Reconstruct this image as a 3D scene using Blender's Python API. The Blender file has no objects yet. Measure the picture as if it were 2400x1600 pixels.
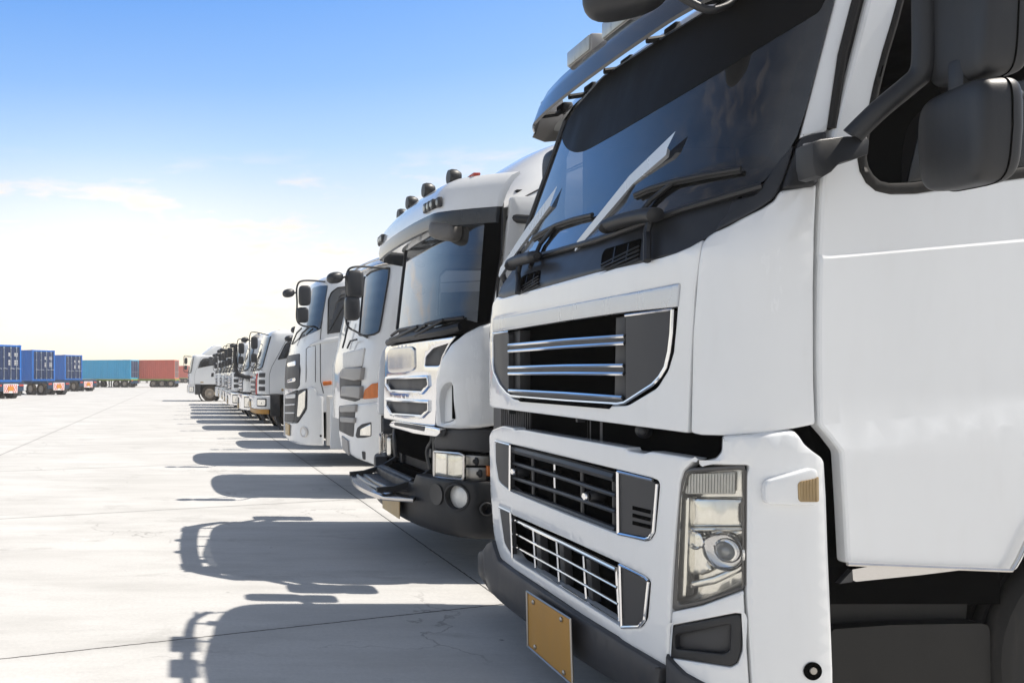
import bpy, bmesh, math, random
from bisect import bisect_right
from mathutils import Vector, Matrix, Quaternion
from mathutils.geometry import delaunay_2d_cdt
random.seed(7)
R = math.radians
C = bpy.context.scene.collection
SC = bpy.context.scene

# ------------------------------------------------------------------ camera
F, PX0, HY, H = 1890.0, 430.0, 880.0, 1.6      # focal length, principal point and horizon in a 2400 px wide frame; eye height
cam = bpy.data.cameras.new('camera'); camo = bpy.data.objects.new('camera', cam); C.objects.link(camo)
camo.location = (0, 0, H); camo.rotation_euler = (R(90), 0, 0)
cam.sensor_width = 36; cam.lens = F/2400*36
cam.shift_x = (1200-PX0)/2400; cam.shift_y = (HY-800)/2400
cam.clip_start = 0.05; cam.clip_end = 3000
SC.camera = camo
# ------------------------------------------------------------------ light
EL, AZ = R(56), R(-3)
S = Vector((math.cos(AZ)*math.cos(EL), math.sin(AZ)*math.cos(EL), math.sin(EL)))
sl = bpy.data.lights.new('sun', 'SUN'); sl.energy = 5.0; sl.angle = R(0.5); sl.color = (1.0, .935, .85)
so = bpy.data.objects.new('sun', sl); C.objects.link(so); so.rotation_euler = (-S).to_track_quat('-Z', 'Y').to_euler()
W = bpy.data.worlds.new('World'); SC.world = W; W.use_nodes = True
nt = W.node_tree; nt.nodes.clear()
def wn(t, **k):
    n = nt.nodes.new(t)
    for a, b in k.items(): setattr(n, a, b)
    return n
def wl(a, b): nt.links.new(a, b)
sky = wn('ShaderNodeTexSky'); sky.sky_type = 'NISHITA'; sky.sun_disc = False
sky.sun_elevation = EL; sky.sun_rotation = R(90)-AZ; sky.air_density = 1.0; sky.dust_density = 1.2; sky.ozone_density = 2.0
hs = wn('ShaderNodeHueSaturation'); hs.inputs['Saturation'].default_value = .7; hs.inputs['Value'].default_value = 1.0
wl(sky.outputs[0], hs.inputs['Color'])
bg = wn('ShaderNodeBackground'); bg.inputs[1].default_value = 0.05; wl(hs.outputs[0], bg.inputs[0])
tc = wn('ShaderNodeTexCoord'); sep = wn('ShaderNodeSeparateXYZ'); wl(tc.outputs['Generated'], sep.inputs[0])
def wmath(op, a, b=None, clamp=False):
    n = wn('ShaderNodeMath', operation=op); n.use_clamp = clamp
    for i, v in enumerate((a, b)):
        if v is None: continue
        if isinstance(v, (int, float)): n.inputs[i].default_value = v
        else: wl(v, n.inputs[i])
    return n.outputs[0]
# pale sunlit air low over the yard
pale = wn('ShaderNodeValToRGB'); wl(sep.outputs[2], pale.inputs[0])
def ramp(n, st):
    cr = n.color_ramp
    while len(cr.elements) > 1: cr.elements.remove(cr.elements[-1])
    cr.elements[0].position = st[0][0]; cr.elements[0].color = (*st[0][1], 1)
    for p, c in st[1:]:
        e = cr.elements.new(p); e.color = (*c, 1)
ramp(pale, [(0, (.80, .71, .55)), (.06, (.76, .70, .58)), (.12, (.68, .66, .62)), (.20, (.50, .56, .62)), (.27, (.27, .43, .63)), (.34, (.13, .31, .63)), (.42, (.055, .23, .61)), (.5, (.03, .13, .34)), (.62, (.03, .05, .10)), (1, (.03, .04, .06))])
# broad warm glow low in the sky
gd = Vector((-.085, 1, .06)).normalized()
dt = wn('ShaderNodeVectorMath', operation='DOT_PRODUCT'); wl(tc.outputs['Generated'], dt.inputs[0]); dt.inputs[1].default_value = gd
glow = wmath('MULTIPLY', wmath('POWER', wmath('MAXIMUM', dt.outputs['Value'], 0), 60), .24)
bgp = wn('ShaderNodeBackground'); wl(pale.outputs[0], bgp.inputs[0]); bgp.inputs[1].default_value = 1
bgg = wn('ShaderNodeBackground'); bgg.inputs[0].default_value = (1, .78, .45, 1); wl(glow, bgg.inputs[1])
# thin clouds
mp = wn('ShaderNodeMapping'); wl(tc.outputs['Generated'], mp.inputs[0]); mp.inputs['Scale'].default_value = (3.2, 3.2, 13)
mp.inputs['Location'].default_value = (.35, 0, .4)
nz = wn('ShaderNodeTexNoise'); wl(mp.outputs[0], nz.inputs[0]); nz.inputs['Scale'].default_value = 2.3; nz.inputs['Detail'].default_value = 9; nz.inputs['Roughness'].default_value = .62
cl = wn('ShaderNodeValToRGB'); wl(nz.outputs[0], cl.inputs[0]); ramp(cl, [(.51, (0, 0, 0)), (.64, (1, 1, 1))])
cm = wn('ShaderNodeValToRGB'); wl(sep.outputs[2], cm.inputs[0]); ramp(cm, [(.03, (.25,)*3), (.12, (.9,)*3), (.2, (.9,)*3), (.27, (0,)*3), (.48, (0,)*3), (.62, (.28,)*3), (1, (.28,)*3)])  # top stops: veil overhead, out of view, added to make ambient light neutral
cf = wmath('MULTIPLY', wmath('MULTIPLY', cl.outputs[0], cm.outputs[0]), .85)
bgc = wn('ShaderNodeBackground'); bgc.inputs[0].default_value = (1.0, .86, .73, 1); bgc.inputs[1].default_value = .93
a1 = wn('ShaderNodeAddShader'); wl(bg.outputs[0], a1.inputs[0]); wl(bgp.outputs[0], a1.inputs[1])
mxc = wn('ShaderNodeMixShader'); wl(cf, mxc.inputs[0]); wl(a1.outputs[0], mxc.inputs[1]); wl(bgc.outputs[0], mxc.inputs[2])
bk = wn('ShaderNodeMapRange'); wl(sep.outputs[1], bk.inputs[0]); bk.inputs[1].default_value = .05; bk.inputs[2].default_value = -.45; bk.inputs[3].default_value = 0; bk.inputs[4].default_value = .8
bz = wn('ShaderNodeMapRange'); wl(sep.outputs[2], bz.inputs[0]); bz.inputs[1].default_value = .5; bz.inputs[2].default_value = .8; bz.inputs[3].default_value = 1; bz.inputs[4].default_value = .2
bgb = wn('ShaderNodeBackground'); bgb.inputs[0].default_value = (.455, .485, .535, 1); bgb.inputs[1].default_value = 1  # pale cloud bank added behind the camera, unseen, to neutralise the shade
mxb = wn('ShaderNodeMixShader'); wl(wmath('MULTIPLY', bk.outputs[0], bz.outputs[0]), mxb.inputs[0]); wl(mxc.outputs[0], mxb.inputs[1]); wl(bgb.outputs[0], mxb.inputs[2])
a2 = wn('ShaderNodeAddShader'); wl(mxb.outputs[0], a2.inputs[0]); wl(bgg.outputs[0], a2.inputs[1])
wo = wn('ShaderNodeOutputWorld'); wl(a2.outputs[0], wo.inputs[0])
SC.view_settings.view_transform = 'Standard'; SC.view_settings.look = 'None'; SC.view_settings.exposure = 0.28; SC.view_settings.gamma = 1

# ------------------------------------------------------------------ materials
M = {}
def mat(name, col, rough=.5, metal=0, coat=0, var=.06, scale=6, dirt=0, dirtcol=(.30, .24, .17), bump=0, bscale=120, rvar=.08, spec=.5, stretch=(1, 1, .25), croug=.05):
    m = bpy.data.materials.new(name); m.use_nodes = True; M[name] = m
    t = m.node_tree; b = t.nodes['Principled BSDF']; L = t.links.new
    b.inputs['Roughness'].default_value = rough; b.inputs['Metallic'].default_value = metal
    b.inputs['Coat Weight'].default_value = coat; b.inputs['Coat Roughness'].default_value = croug
    b.inputs['Specular IOR Level'].default_value = spec
    co = t.nodes.new('ShaderNodeNewGeometry')
    mpg = t.nodes.new('ShaderNodeMapping'); L(co.outputs['Position'], mpg.inputs[0]); mpg.inputs['Scale'].default_value = stretch
    n = t.nodes.new('ShaderNodeTexNoise'); L(mpg.outputs[0], n.inputs[0]); n.inputs['Scale'].default_value = scale; n.inputs['Detail'].default_value = 6; n.inputs['Roughness'].default_value = .6
    mr = t.nodes.new('ShaderNodeMapRange'); L(n.outputs[0], mr.inputs[0]); mr.inputs[1].default_value = .3; mr.inputs[2].default_value = .7
    mr.inputs[3].default_value = 1-var; mr.inputs[4].default_value = 1+var
    mx = t.nodes.new('ShaderNodeMix'); mx.data_type = 'RGBA'; mx.blend_type = 'MULTIPLY'; mx.inputs[0].default_value = 1
    mx.inputs[6].default_value = (*col, 1); L(mr.outputs[0], mx.inputs[7])
    out = mx.outputs[2]
    if dirt:
        n2 = t.nodes.new('ShaderNodeTexNoise'); m2 = t.nodes.new('ShaderNodeMapping'); L(co.outputs['Position'], m2.inputs[0]); m2.inputs['Scale'].default_value = (7, 7, 1.1)
        L(m2.outputs[0], n2.inputs[0]); n2.inputs['Scale'].default_value = 3; n2.inputs['Detail'].default_value = 8; n2.inputs['Roughness'].default_value = .7
        r2 = t.nodes.new('ShaderNodeMapRange'); L(n2.outputs[0], r2.inputs[0]); r2.inputs[1].default_value = .5; r2.inputs[2].default_value = .8; r2.inputs[3].default_value = 0; r2.inputs[4].default_value = dirt
        x2 = t.nodes.new('ShaderNodeMix'); x2.data_type = 'RGBA'; L(r2.outputs[0], x2.inputs[0]); L(out, x2.inputs[6]); x2.inputs[7].default_value = (*dirtcol, 1)
        out = x2.outputs[2]
    L(out, b.inputs['Base Color'])
    r3 = t.nodes.new('ShaderNodeMapRange'); L(n.outputs[0], r3.inputs[0]); r3.inputs[1].default_value = .3; r3.inputs[2].default_value = .7
    r3.inputs[3].default_value = max(.01, rough-rvar*rough*2); r3.inputs[4].default_value = min(1, rough+rvar*rough*2); L(r3.outputs[0], b.inputs['Roughness'])
    if bump:
        n4 = t.nodes.new('ShaderNodeTexNoise'); L(co.outputs['Position'], n4.inputs[0]); n4.inputs['Scale'].default_value = bscale; n4.inputs['Detail'].default_value = 3
        bp = t.nodes.new('ShaderNodeBump'); bp.inputs['Strength'].default_value = bump; bp.inputs['Distance'].default_value = .003
        L(n4.outputs[0], bp.inputs['Height']); L(bp.outputs[0], b.inputs['Normal'])
    return m
mat('white_paint', (.78, .79, .79), .24, 0, 1.0, .02, 2.5, dirt=.07, dirtcol=(.45, .40, .33))
mat('white_paint_dusty', (.80, .79, .77), .38, 0, .4, .04, 3, dirt=.3)
mat('off_white', (.70, .68, .64), .45, 0, .1, .05, 4, dirt=.25)
mat('grey_paint', (.33, .32, .31), .45, .1, .2, .05, 4, dirt=.2)
mat('silver_paint', (.55, .57, .60), .30, .6, .3, .04, 3)
mat('charcoal_plate', (.045, .045, .048), .5, 0, 0, .06, 5, bump=.05)
mat('black_plastic', (.017, .018, .0205), .48, 0, 0, .15, 9, dirt=.10, dirtcol=(.10, .09, .08), bump=.12, bscale=260)
mat('dark_plastic', (.024, .026, .030), .42, 0, .1, .12, 7, dirt=.08, dirtcol=(.13, .12, .11))
mat('bumper_plastic', (.042, .044, .050), .5, 0, 0, .12, 6, dirt=.22, dirtcol=(.14, .12, .10), bump=.1, bscale=220)
mat('void', (.005, .005, .005), .9, 0, 0, .1, 5, spec=0)
mat('interior', (.02, .02, .022), .7, 0, 0, .15, 6, spec=.2)
mat('seat_fabric', (.035, .035, .04), .9, 0, 0, .2, 30)
mat('chrome', (.86, .86, .87), .10, 1, 0, .02, 4)
mat('worn_chrome', (.62, .60, .58), .24, 1, 0, .08, 5)
mat('steel', (.42, .40, .37), .42, 1, 0, .12, 10)
mat('rubber', (.022, .021, .020), .75, 0, 0, .15, 10, dirt=.25, dirtcol=(.10, .085, .07), spec=.3)
mat('dusty_tyre', (.05, .042, .035), .85, 0, 0, .2, 10, dirt=.5, dirtcol=(.20, .15, .11), spec=.2)
mat('rim_paint', (.42, .37, .31), .6, .2, 0, .15, 12, dirt=.5, dirtcol=(.16, .11, .08))
mat('yellow_plate', (.50, .255, .045), .5, 0, .15, .05, 8, dirt=.12)
mat('tan_plate', (.66, .47, .23), .5, 0, .1, .08, 8, dirt=.2)
mat('amber', (.62, .16, .02), .22, 0, .5, .15, 25)
mat('amber_dull', (.36, .25, .115), .3, 0, .5, .12, 40)
mat('red_lens', (.45, .05, .03), .3, 0, .4, .1, 20)
mat('reflector', (.86, .84, .79), .16, .9, 0, .1, 18)
mat('lens_white', (.78, .77, .73), .25, .1, .5, .1, 40)
mat('lamp_lens', (.36, .38, .36), .3, .1, .4, .15, 30)
mat('radiator', (.075, .075, .08), .5, .6, 0, .15, 10)
mat('chassis', (.03, .027, .025), .7, .2, 0, .2, 8, dirt=.35, dirtcol=(.12, .09, .07))
mat('blue_paint', (.008, .14, .50), .5, 0, .1, .08, 2, dirt=.14, dirtcol=(.02, .06, .12))
mat('navy_shaded_paint', (.004, .022, .085), .5, 0, .1, .08, 2, dirt=.15, dirtcol=(.02, .03, .06))  # door blue darkened: shade on the container ends is put into the colour
mat('azure_paint', (.03, .40, .66), .5, 0, .1, .06, 2, dirt=.14, dirtcol=(.10, .18, .2))
mat('red_paint', (.62, .13, .085), .55, 0, .05, .08, 2, dirt=.2, dirtcol=(.25, .09, .05))
mat('rust_paint', (.20, .075, .05), .6, 0, 0, .1, 2, dirt=.25)
mat('brown_paint', (.16, .09, .07), .6, 0, 0, .1, 2, dirt=.25)
mat('green_paint', (.24, .34, .05), .55, 0, 0, .12, 3, dirt=.3)
mat('trailer_blue', (.014, .045, .095), .55, .1, 0, .15, 3, dirt=.3, dirtcol=(.10, .08, .06))
mat('grey_flap', (.05, .05, .05), .7, 0, 0, .12, 3)
mat('orange_plate', (.58, .24, .03), .5, 0, .1, .08, 6)
mat('red_paint_bright', (.55, .04, .03), .4, 0, .2, .06, 5)

def glass(name, tint, rough=.02, spec=1.0):
    m = bpy.data.materials.new(name); m.use_nodes = True; M[name] = m
    t = m.node_tree; t.nodes.clear(); L = t.links.new
    o = t.nodes.new('ShaderNodeOutputMaterial'); mx = t.nodes.new('ShaderNodeMixShader'); L(mx.outputs[0], o.inputs[0])
    fr = t.nodes.new('ShaderNodeFresnel'); fr.inputs[0].default_value = 1.52
    mu = t.nodes.new('ShaderNodeMath'); mu.operation = 'MULTIPLY'; L(fr.outputs[0], mu.inputs[0]); mu.inputs[1].default_value = spec
    L(mu.outputs[0], mx.inputs[0])
    tr = t.nodes.new('ShaderNodeBsdfTransparent'); tr.inputs[0].default_value = (*tint, 1)
    gl = t.nodes.new('ShaderNodeBsdfGlossy'); gl.inputs['Roughness'].default_value = rough; gl.inputs[0].default_value = (1, 1, 1, 1)
    # faint film of dust on the pane
    co = t.nodes.new('ShaderNodeNewGeometry'); n = t.nodes.new('ShaderNodeTexNoise'); L(co.outputs['Position'], n.inputs[0]); n.inputs['Scale'].default_value = 9; n.inputs['Detail'].default_value = 7
    r = t.nodes.new('ShaderNodeMapRange'); L(n.outputs[0], r.inputs[0]); r.inputs[1].default_value = .4; r.inputs[2].default_value = .8; r.inputs[3].default_value = .01; r.inputs[4].default_value = .06
    df = t.nodes.new('ShaderNodeBsdfDiffuse'); df.inputs[0].default_value = (.42, .42, .42, 1)
    m2 = t.nodes.new('ShaderNodeMixShader'); L(r.outputs[0], m2.inputs[0]); L(tr.outputs[0], m2.inputs[1]); L(df.outputs[0], m2.inputs[2])
    L(m2.outputs[0], mx.inputs[1]); L(gl.outputs[0], mx.inputs[2])
    return m
glass('windscreen_glass', (.10, .105, .11), .015, 2.0)
glass('side_glass', (.35, .38, .40), .02, 1.0)
glass('clear_lens', (.95, .95, .93), .02, .9)

# ------------------------------------------------------------------ object helpers
def thing(name, label, cat, loc=(0, 0, 0), group=None):
    o = bpy.data.objects.new(name, None); C.objects.link(o); o.location = loc
    o['label'] = label; o['category'] = cat
    if group: o['group'] = group
    o.empty_display_size = .2
    return o
def origin(o):
    v = Vector(o.location)
    while o.parent: o = o.parent; v += Vector(o.location)
    return v
def part(name, bm, m, parent, smooth=38, label=None, recalc=True, wn_=False):
    bmesh.ops.remove_doubles(bm, verts=bm.verts, dist=1e-5)
    if recalc: bmesh.ops.recalc_face_normals(bm, faces=bm.faces)
    me = bpy.data.meshes.new(name)
    if parent:
        t = origin(parent); bmesh.ops.translate(bm, verts=bm.verts, vec=-t)
    bm.to_mesh(me); bm.free()
    ms = m if isinstance(m, (list, tuple)) else [m]
    for q in ms: me.materials.append(M[q])
    if smooth:
        me.shade_smooth()
        me.set_sharp_from_angle(angle=R(smooth))
    o = bpy.data.objects.new(name, me); C.objects.link(o); o.parent = parent
    if wn_:
        md = o.modifiers.new('weighted normals', 'WEIGHTED_NORMAL'); md.keep_sharp = True; md.weight = 100; md.mode = 'FACE_AREA'
    if label: o['label'] = label
    return o
def parts(name, bm, m, parent, smooth=38):
    """one object per loose piece"""
    bm.verts.ensure_lookup_table(); seen = set(); out = []
    bmesh.ops.remove_doubles(bm, verts=bm.verts, dist=1e-5)
    for v in list(bm.verts):
        if v in seen: continue
        st, isl = [v], []
        seen.add(v)
        while st:
            q = st.pop(); isl.append(q)
            for e in q.link_edges:
                w = e.other_vert(q)
                if w not in seen: seen.add(w); st.append(w)
        b2 = bmesh.new(); mp_ = {q: b2.verts.new(q.co) for q in isl}; fs = {f for q in isl for f in q.link_faces}
        for f in fs: b2.faces.new([mp_[q] for q in f.verts])
        out.append(part(name, b2, m, parent, smooth))
    bm.free(); return out
def children(o): return [c for c in bpy.data.objects if c.parent == o]
def copy_tree(o, parent=None):
    c = o.copy(); C.objects.link(c); c.parent = parent
    for ch in children(o): copy_tree(ch, c)
    return c
def NB(): return bmesh.new()
def box(bm, a, b, bev=0, mi=0, seg=2):
    a, b = Vector(a), Vector(b)
    r = bmesh.ops.create_cube(bm, size=1)
    vs = r['verts']; d = b-a
    for v in vs: v.co = Vector((a.x+(v.co.x+.5)*d.x, a.y+(v.co.y+.5)*d.y, a.z+(v.co.z+.5)*d.z))
    fs = list({f for v in vs for f in v.link_faces})
    for f in fs: f.material_index = mi
    if bev:
        es = list({e for v in vs for e in v.link_edges})
        bmesh.ops.bevel(bm, geom=es, offset=bev, segments=seg, affect='EDGES', profile=.5)
    return bm
def obox(bm, c, ax, ay, az, d, bev=0, mi=0):
    """box centred at c along unit axes ax, ay, az"""
    c = Vector(c); r = bmesh.ops.create_cube(bm, size=1); vs = r['verts']
    for v in vs: v.co = c+Vector(ax)*(v.co.x*d[0])+Vector(ay)*(v.co.y*d[1])+Vector(az)*(v.co.z*d[2])
    for f in {f for v in vs for f in v.link_faces}: f.material_index = mi
    if bev: bmesh.ops.bevel(bm, geom=list({e for v in vs for e in v.link_edges}), offset=bev, segments=2, affect='EDGES', profile=.5)
def tube(bm, path, r, seg=10, mi=0, flat=None, cap=True):
    """flat=(axis vector, factor) squashes the section along axis"""
    P = [Vector(p) for p in path]; n = len(P)
    rs = r if isinstance(r, (list, tuple)) else [r]*n
    t0 = (P[1]-P[0]).normalized(); up = Vector((0, 0, 1)) if abs(t0.z) < .9 else Vector((1, 0, 0))
    u = t0.cross(up).normalized(); rings = []; prev = t0
    for i in range(n):
        t = ((P[min(i+1, n-1)]-P[max(i-1, 0)])).normalized()
        q = prev.rotation_difference(t); u = (q @ u).normalized(); prev = t; w = t.cross(u).normalized()
        ring = []
        for k in range(seg):
            a = 2*math.pi*k/seg; d = (u*math.cos(a)+w*math.sin(a))*rs[i]
            if flat: ax, f = flat; ax = Vector(ax); d -= ax*(d.dot(ax))*(1-f)
            ring.append(bm.verts.new(P[i]+d))
        rings.append(ring)
    for i in range(n-1):
        for k in range(seg):
            f = bm.faces.new((rings[i][k], rings[i][(k+1) % seg], rings[i+1][(k+1) % seg], rings[i+1][k])); f.material_index = mi
    if cap:
        for rr in (rings[0], rings[-1]):
            f = bm.faces.new(rr); f.material_index = mi
def bez(pts, n=8):
    """Catmull-Rom through pts"""
    P = [Vector(p) for p in pts]; out = []
    for i in range(len(P)-1):
        p0, p1, p2, p3 = P[max(i-1, 0)], P[i], P[i+1], P[min(i+2, len(P)-1)]
        for k in range(n):
            t = k/n
            out.append(.5*((2*p1)+(p2-p0)*t+(2*p0-5*p1+4*p2-p3)*t*t+(3*p1-p0-3*p2+p3)*t**3))
    out.append(P[-1]); return out
def lathe(bm, c, axis, prof, seg=32, mi=0, arc=(0, 2*math.pi)):
    """prof: list of (radius, along)"""
    c, ax = Vector(c), Vector(axis).normalized()
    up = Vector((0, 0, 1)) if abs(ax.z) < .9 else Vector((1, 0, 0))
    u = ax.cross(up).normalized(); w = ax.cross(u)
    full = abs(arc[1]-arc[0]-2*math.pi) < 1e-6
    rows = []
    for r, a in prof:
        rows.append([bm.verts.new(c+ax*a+(u*math.cos(t)+w*math.sin(t))*r) for t in [arc[0]+(arc[1]-arc[0])*k/seg for k in range(seg if full else seg+1)]] if r > 1e-6 else [bm.verts.new(c+ax*a)])
    for A, B in zip(rows, rows[1:]):
        m_ = max(len(A), len(B))
        for k in range(m_ if full else m_-1):
            k2 = (k+1) % m_
            q = [A[k % len(A)], A[k2 % len(A)], B[k2 % len(B)], B[k % len(B)]]
            q = list(dict.fromkeys(q))
            if len(q) >= 3:
                f = bm.faces.new(q); f.material_index = mi
def blob(bm, c, ax, ay, az, d, p=3.5, nu=28, nv=18, mi=0, warp=None):
    """superellipsoid: rounded housing"""
    c = Vector(c); ax, ay, az = Vector(ax), Vector(ay), Vector(az)
    def e(w, k): return math.copysign(abs(w)**(2/p), w)
    rows = []
    for j in range(nv+1):
        v = -math.pi/2+math.pi*j/nv; row = []
        for i in range(nu):
            u = 2*math.pi*i/nu
            q = Vector((e(math.cos(v), p)*e(math.cos(u), p), e(math.cos(v), p)*e(math.sin(u), p), e(math.sin(v), p)))
            if warp: q = warp(q)
            row.append(bm.verts.new(c+ax*(q.x*d[0]/2)+ay*(q.y*d[1]/2)+az*(q.z*d[2]/2)))
        rows.append(row)
    for a, b in zip(rows, rows[1:]):
        for i in range(nu):
            f = bm.faces.new((a[i], a[(i+1) % nu], b[(i+1) % nu], b[i])); f.material_index = mi
def prism(bm, pts, off, mi=0):
    """closed polygon pts extruded by vector off"""
    off = Vector(off); A = [bm.verts.new(Vector(p)) for p in pts]; B = [bm.verts.new(Vector(p)+off) for p in pts]
    fs = [bm.faces.new(A), bm.faces.new(B[::-1])]
    n = len(A)
    for i in range(n): fs.append(bm.faces.new((A[i], B[i], B[(i+1) % n], A[(i+1) % n])))
    for f in fs: f.material_index = mi
def at(px, py, Y): return Vector(((px-PX0)/F*Y, Y, H+(HY-py)/F*Y))

# pixel frames of the enlarged views used to measure the outlines
def zf(x0, y0, s): return lambda pts: [(x0+x/s, y0+y/s) for x, y in pts]
z2, z3, z4, z5 = zf(400, 640, 3.734), zf(640, 540, 2.703), zf(780, 340, 3.0154), zf(780, 740, 2.9038)
z6, z7, z8 = zf(1120, 0, 2.45), zf(1120, 560, 2.9033), zf(1120, 960, 2.45)
za1, za2, za3, za5 = zf(1500, 0, 2.6133), zf(1500, 960, 2.45), zf(1600, 500, 2.8), zf(1340, 0, 5.226)

# ------------------------------------------------------------------ curved cab skins
class Skin:
    """plan: bowed front and rounded corners (superellipse) running into straight sides; x0(z) is the front line at each height"""
    def __init__(s, yc, w, x0, d=.5, n=4, bow=.06, tuck=None):
        s.yc, s.w, s.d = yc, w, d
        s.x0 = x0 if callable(x0) else (lambda z: x0)
        s.tuck = tuck or (lambda z: 1.0)
        ss, xx, yy = [0.], [0.], [0.]
        N = 240
        for i in range(1, N+1):
            a = (i/N); t = 1-(1-a)**2.2
            q = min(1, t); dx = d*(1-max(0, 1-q**n)**(1/n))+bow*q*q*(1-q**12*.0)
            X, Y = dx, q*w
            ss.append(ss[-1]+math.hypot(X-xx[-1], Y-yy[-1])); xx.append(X); yy.append(Y)
        s.ss, s.xx, s.yy = ss, xx, yy; s.L = ss[-1]; s.xe = xx[-1]; s.cache = {}
    def plan(s, a):
        sg = 1 if a >= 0 else -1; a = abs(a)
        if a >= s.L: return s.xe+a-s.L, -sg*s.w, 0., -sg*1.
        i = min(max(bisect_right(s.ss, a)-1, 0), len(s.ss)-2)
        t = (a-s.ss[i])/(s.ss[i+1]-s.ss[i])
        X = s.xx[i]+(s.xx[i+1]-s.xx[i])*t; Y = s.yy[i]+(s.yy[i+1]-s.yy[i])*t
        j = max(i-2, 0); k = min(i+3, len(s.ss)-1)
        tx, ty = s.xx[k]-s.xx[j], s.yy[k]-s.yy[j]
        if j == 0 and i < 2: tx = 0 if i == 0 else tx
        l = math.hypot(tx, ty)
        return X, -sg*Y, -ty/l, -sg*tx/l
    def pt(s, a, z, off=0):
        X, Y, nx, ny = s.plan(a)
        return Vector((s.x0(z)+X+nx*off, s.yc+(Y+ny*off)*s.tuck(z), z))
    def s_at(s, dx):            # arc position on the near side dx behind the front line
        return s.L+dx-s.xe
    def tangent(s, z, off):
        k = (round(z, 1), round(off, 2))
        if k not in s.cache:
            best = None
            for i in range(0, 130):
                a = -s.L*i/130*1.05
                p = s.pt(a, z, off); r = p.x/p.y
                if best is None or r < best[0]: best = (r, a)
            s.cache[k] = best[1]
        return s.cache[k]
    def inv(s, px, py, off=0):
        r = (px-PX0)/F; z = H+(HY-py)/F*(s.yc-.3); a = 0
        for _ in range(7):
            lo, hi = s.tangent(z, off), s.L+6
            for _ in range(26):
                m = (lo+hi)/2; p = s.pt(m, z, off)
                if p.x/p.y < r: lo = m
                else: hi = m
            a = (lo+hi)/2
            z = .35*z+.65*(H+(HY-py)/F*s.pt(a, z, off).y)
        return a, z
def rnd(poly, r):
    if not r: return list(poly)
    out = []; n = len(poly)
    for i in range(n):
        p0, p, p1 = Vector(poly[i-1]), Vector(poly[i]), Vector(poly[(i+1) % n])
        l0, l1 = (p0-p).length, (p1-p).length
        q = min(r, .45*l0, .45*l1)
        if q < 1e-6: out.append(tuple(p)); continue
        d0, d1 = (p0-p)/l0, (p1-p)/l1
        if d0.dot(d1) < -.97: out.append(tuple(p)); continue
        a, b = p+d0*q, p+d1*q
        for k in range(6):
            t = k/5; out.append(tuple(a*(1-t)**2+p*2*t*(1-t)+b*t*t))
    return out
def dens(poly, st, closed=True):
    out = []; n = len(poly)
    for i in range(n if closed else n-1):
        p, q = Vector(poly[i]), Vector(poly[(i+1) % n]); k = max(1, int((q-p).length/st))
        for j in range(k): out.append(tuple(p+(q-p)*(j/k)))
    if not closed: out.append(tuple(poly[-1]))
    return out
def area(p): return .5*sum(p[i-1][0]*p[i][1]-p[i][0]*p[i-1][1] for i in range(len(p)))
def inside(p, poly):
    c = False; n = len(poly)
    for i in range(n):
        (x1, y1), (x2, y2) = poly[i-1], poly[i]
        if (y1 > p[1]) != (y2 > p[1]) and p[0] < (x2-x1)*(p[1]-y1)/(y2-y1)+x1: c = not c
    return c
def inset(poly, d):
    n = len(poly); out = []
    for i in range(n):
        a, b, c = Vector(poly[i-1]), Vector(poly[i]), Vector(poly[(i+1) % n])
        e0, e1 = (b-a), (c-b)
        if e0.length < 1e-9 or e1.length < 1e-9: out.append(tuple(b)); continue
        e0.normalize(); e1.normalize()
        n0, n1 = Vector((-e0.y, e0.x)), Vector((-e1.y, e1.x)); m = n0+n1
        if m.length < 1e-6: m = n0.copy()
        m.normalize(); k = d/max(.5, m.dot(n0))
        out.append(tuple(b+m*k))
    return out
def clean(p, eps=.0008):
    o = [p[0]]
    for q in p[1:]:
        if math.hypot(q[0]-o[-1][0], q[1]-o[-1][1]) > eps: o.append(q)
    while len(o) > 3 and math.hypot(o[0][0]-o[-1][0], o[0][1]-o[-1][1]) < eps: o.pop()
    return o
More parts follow.
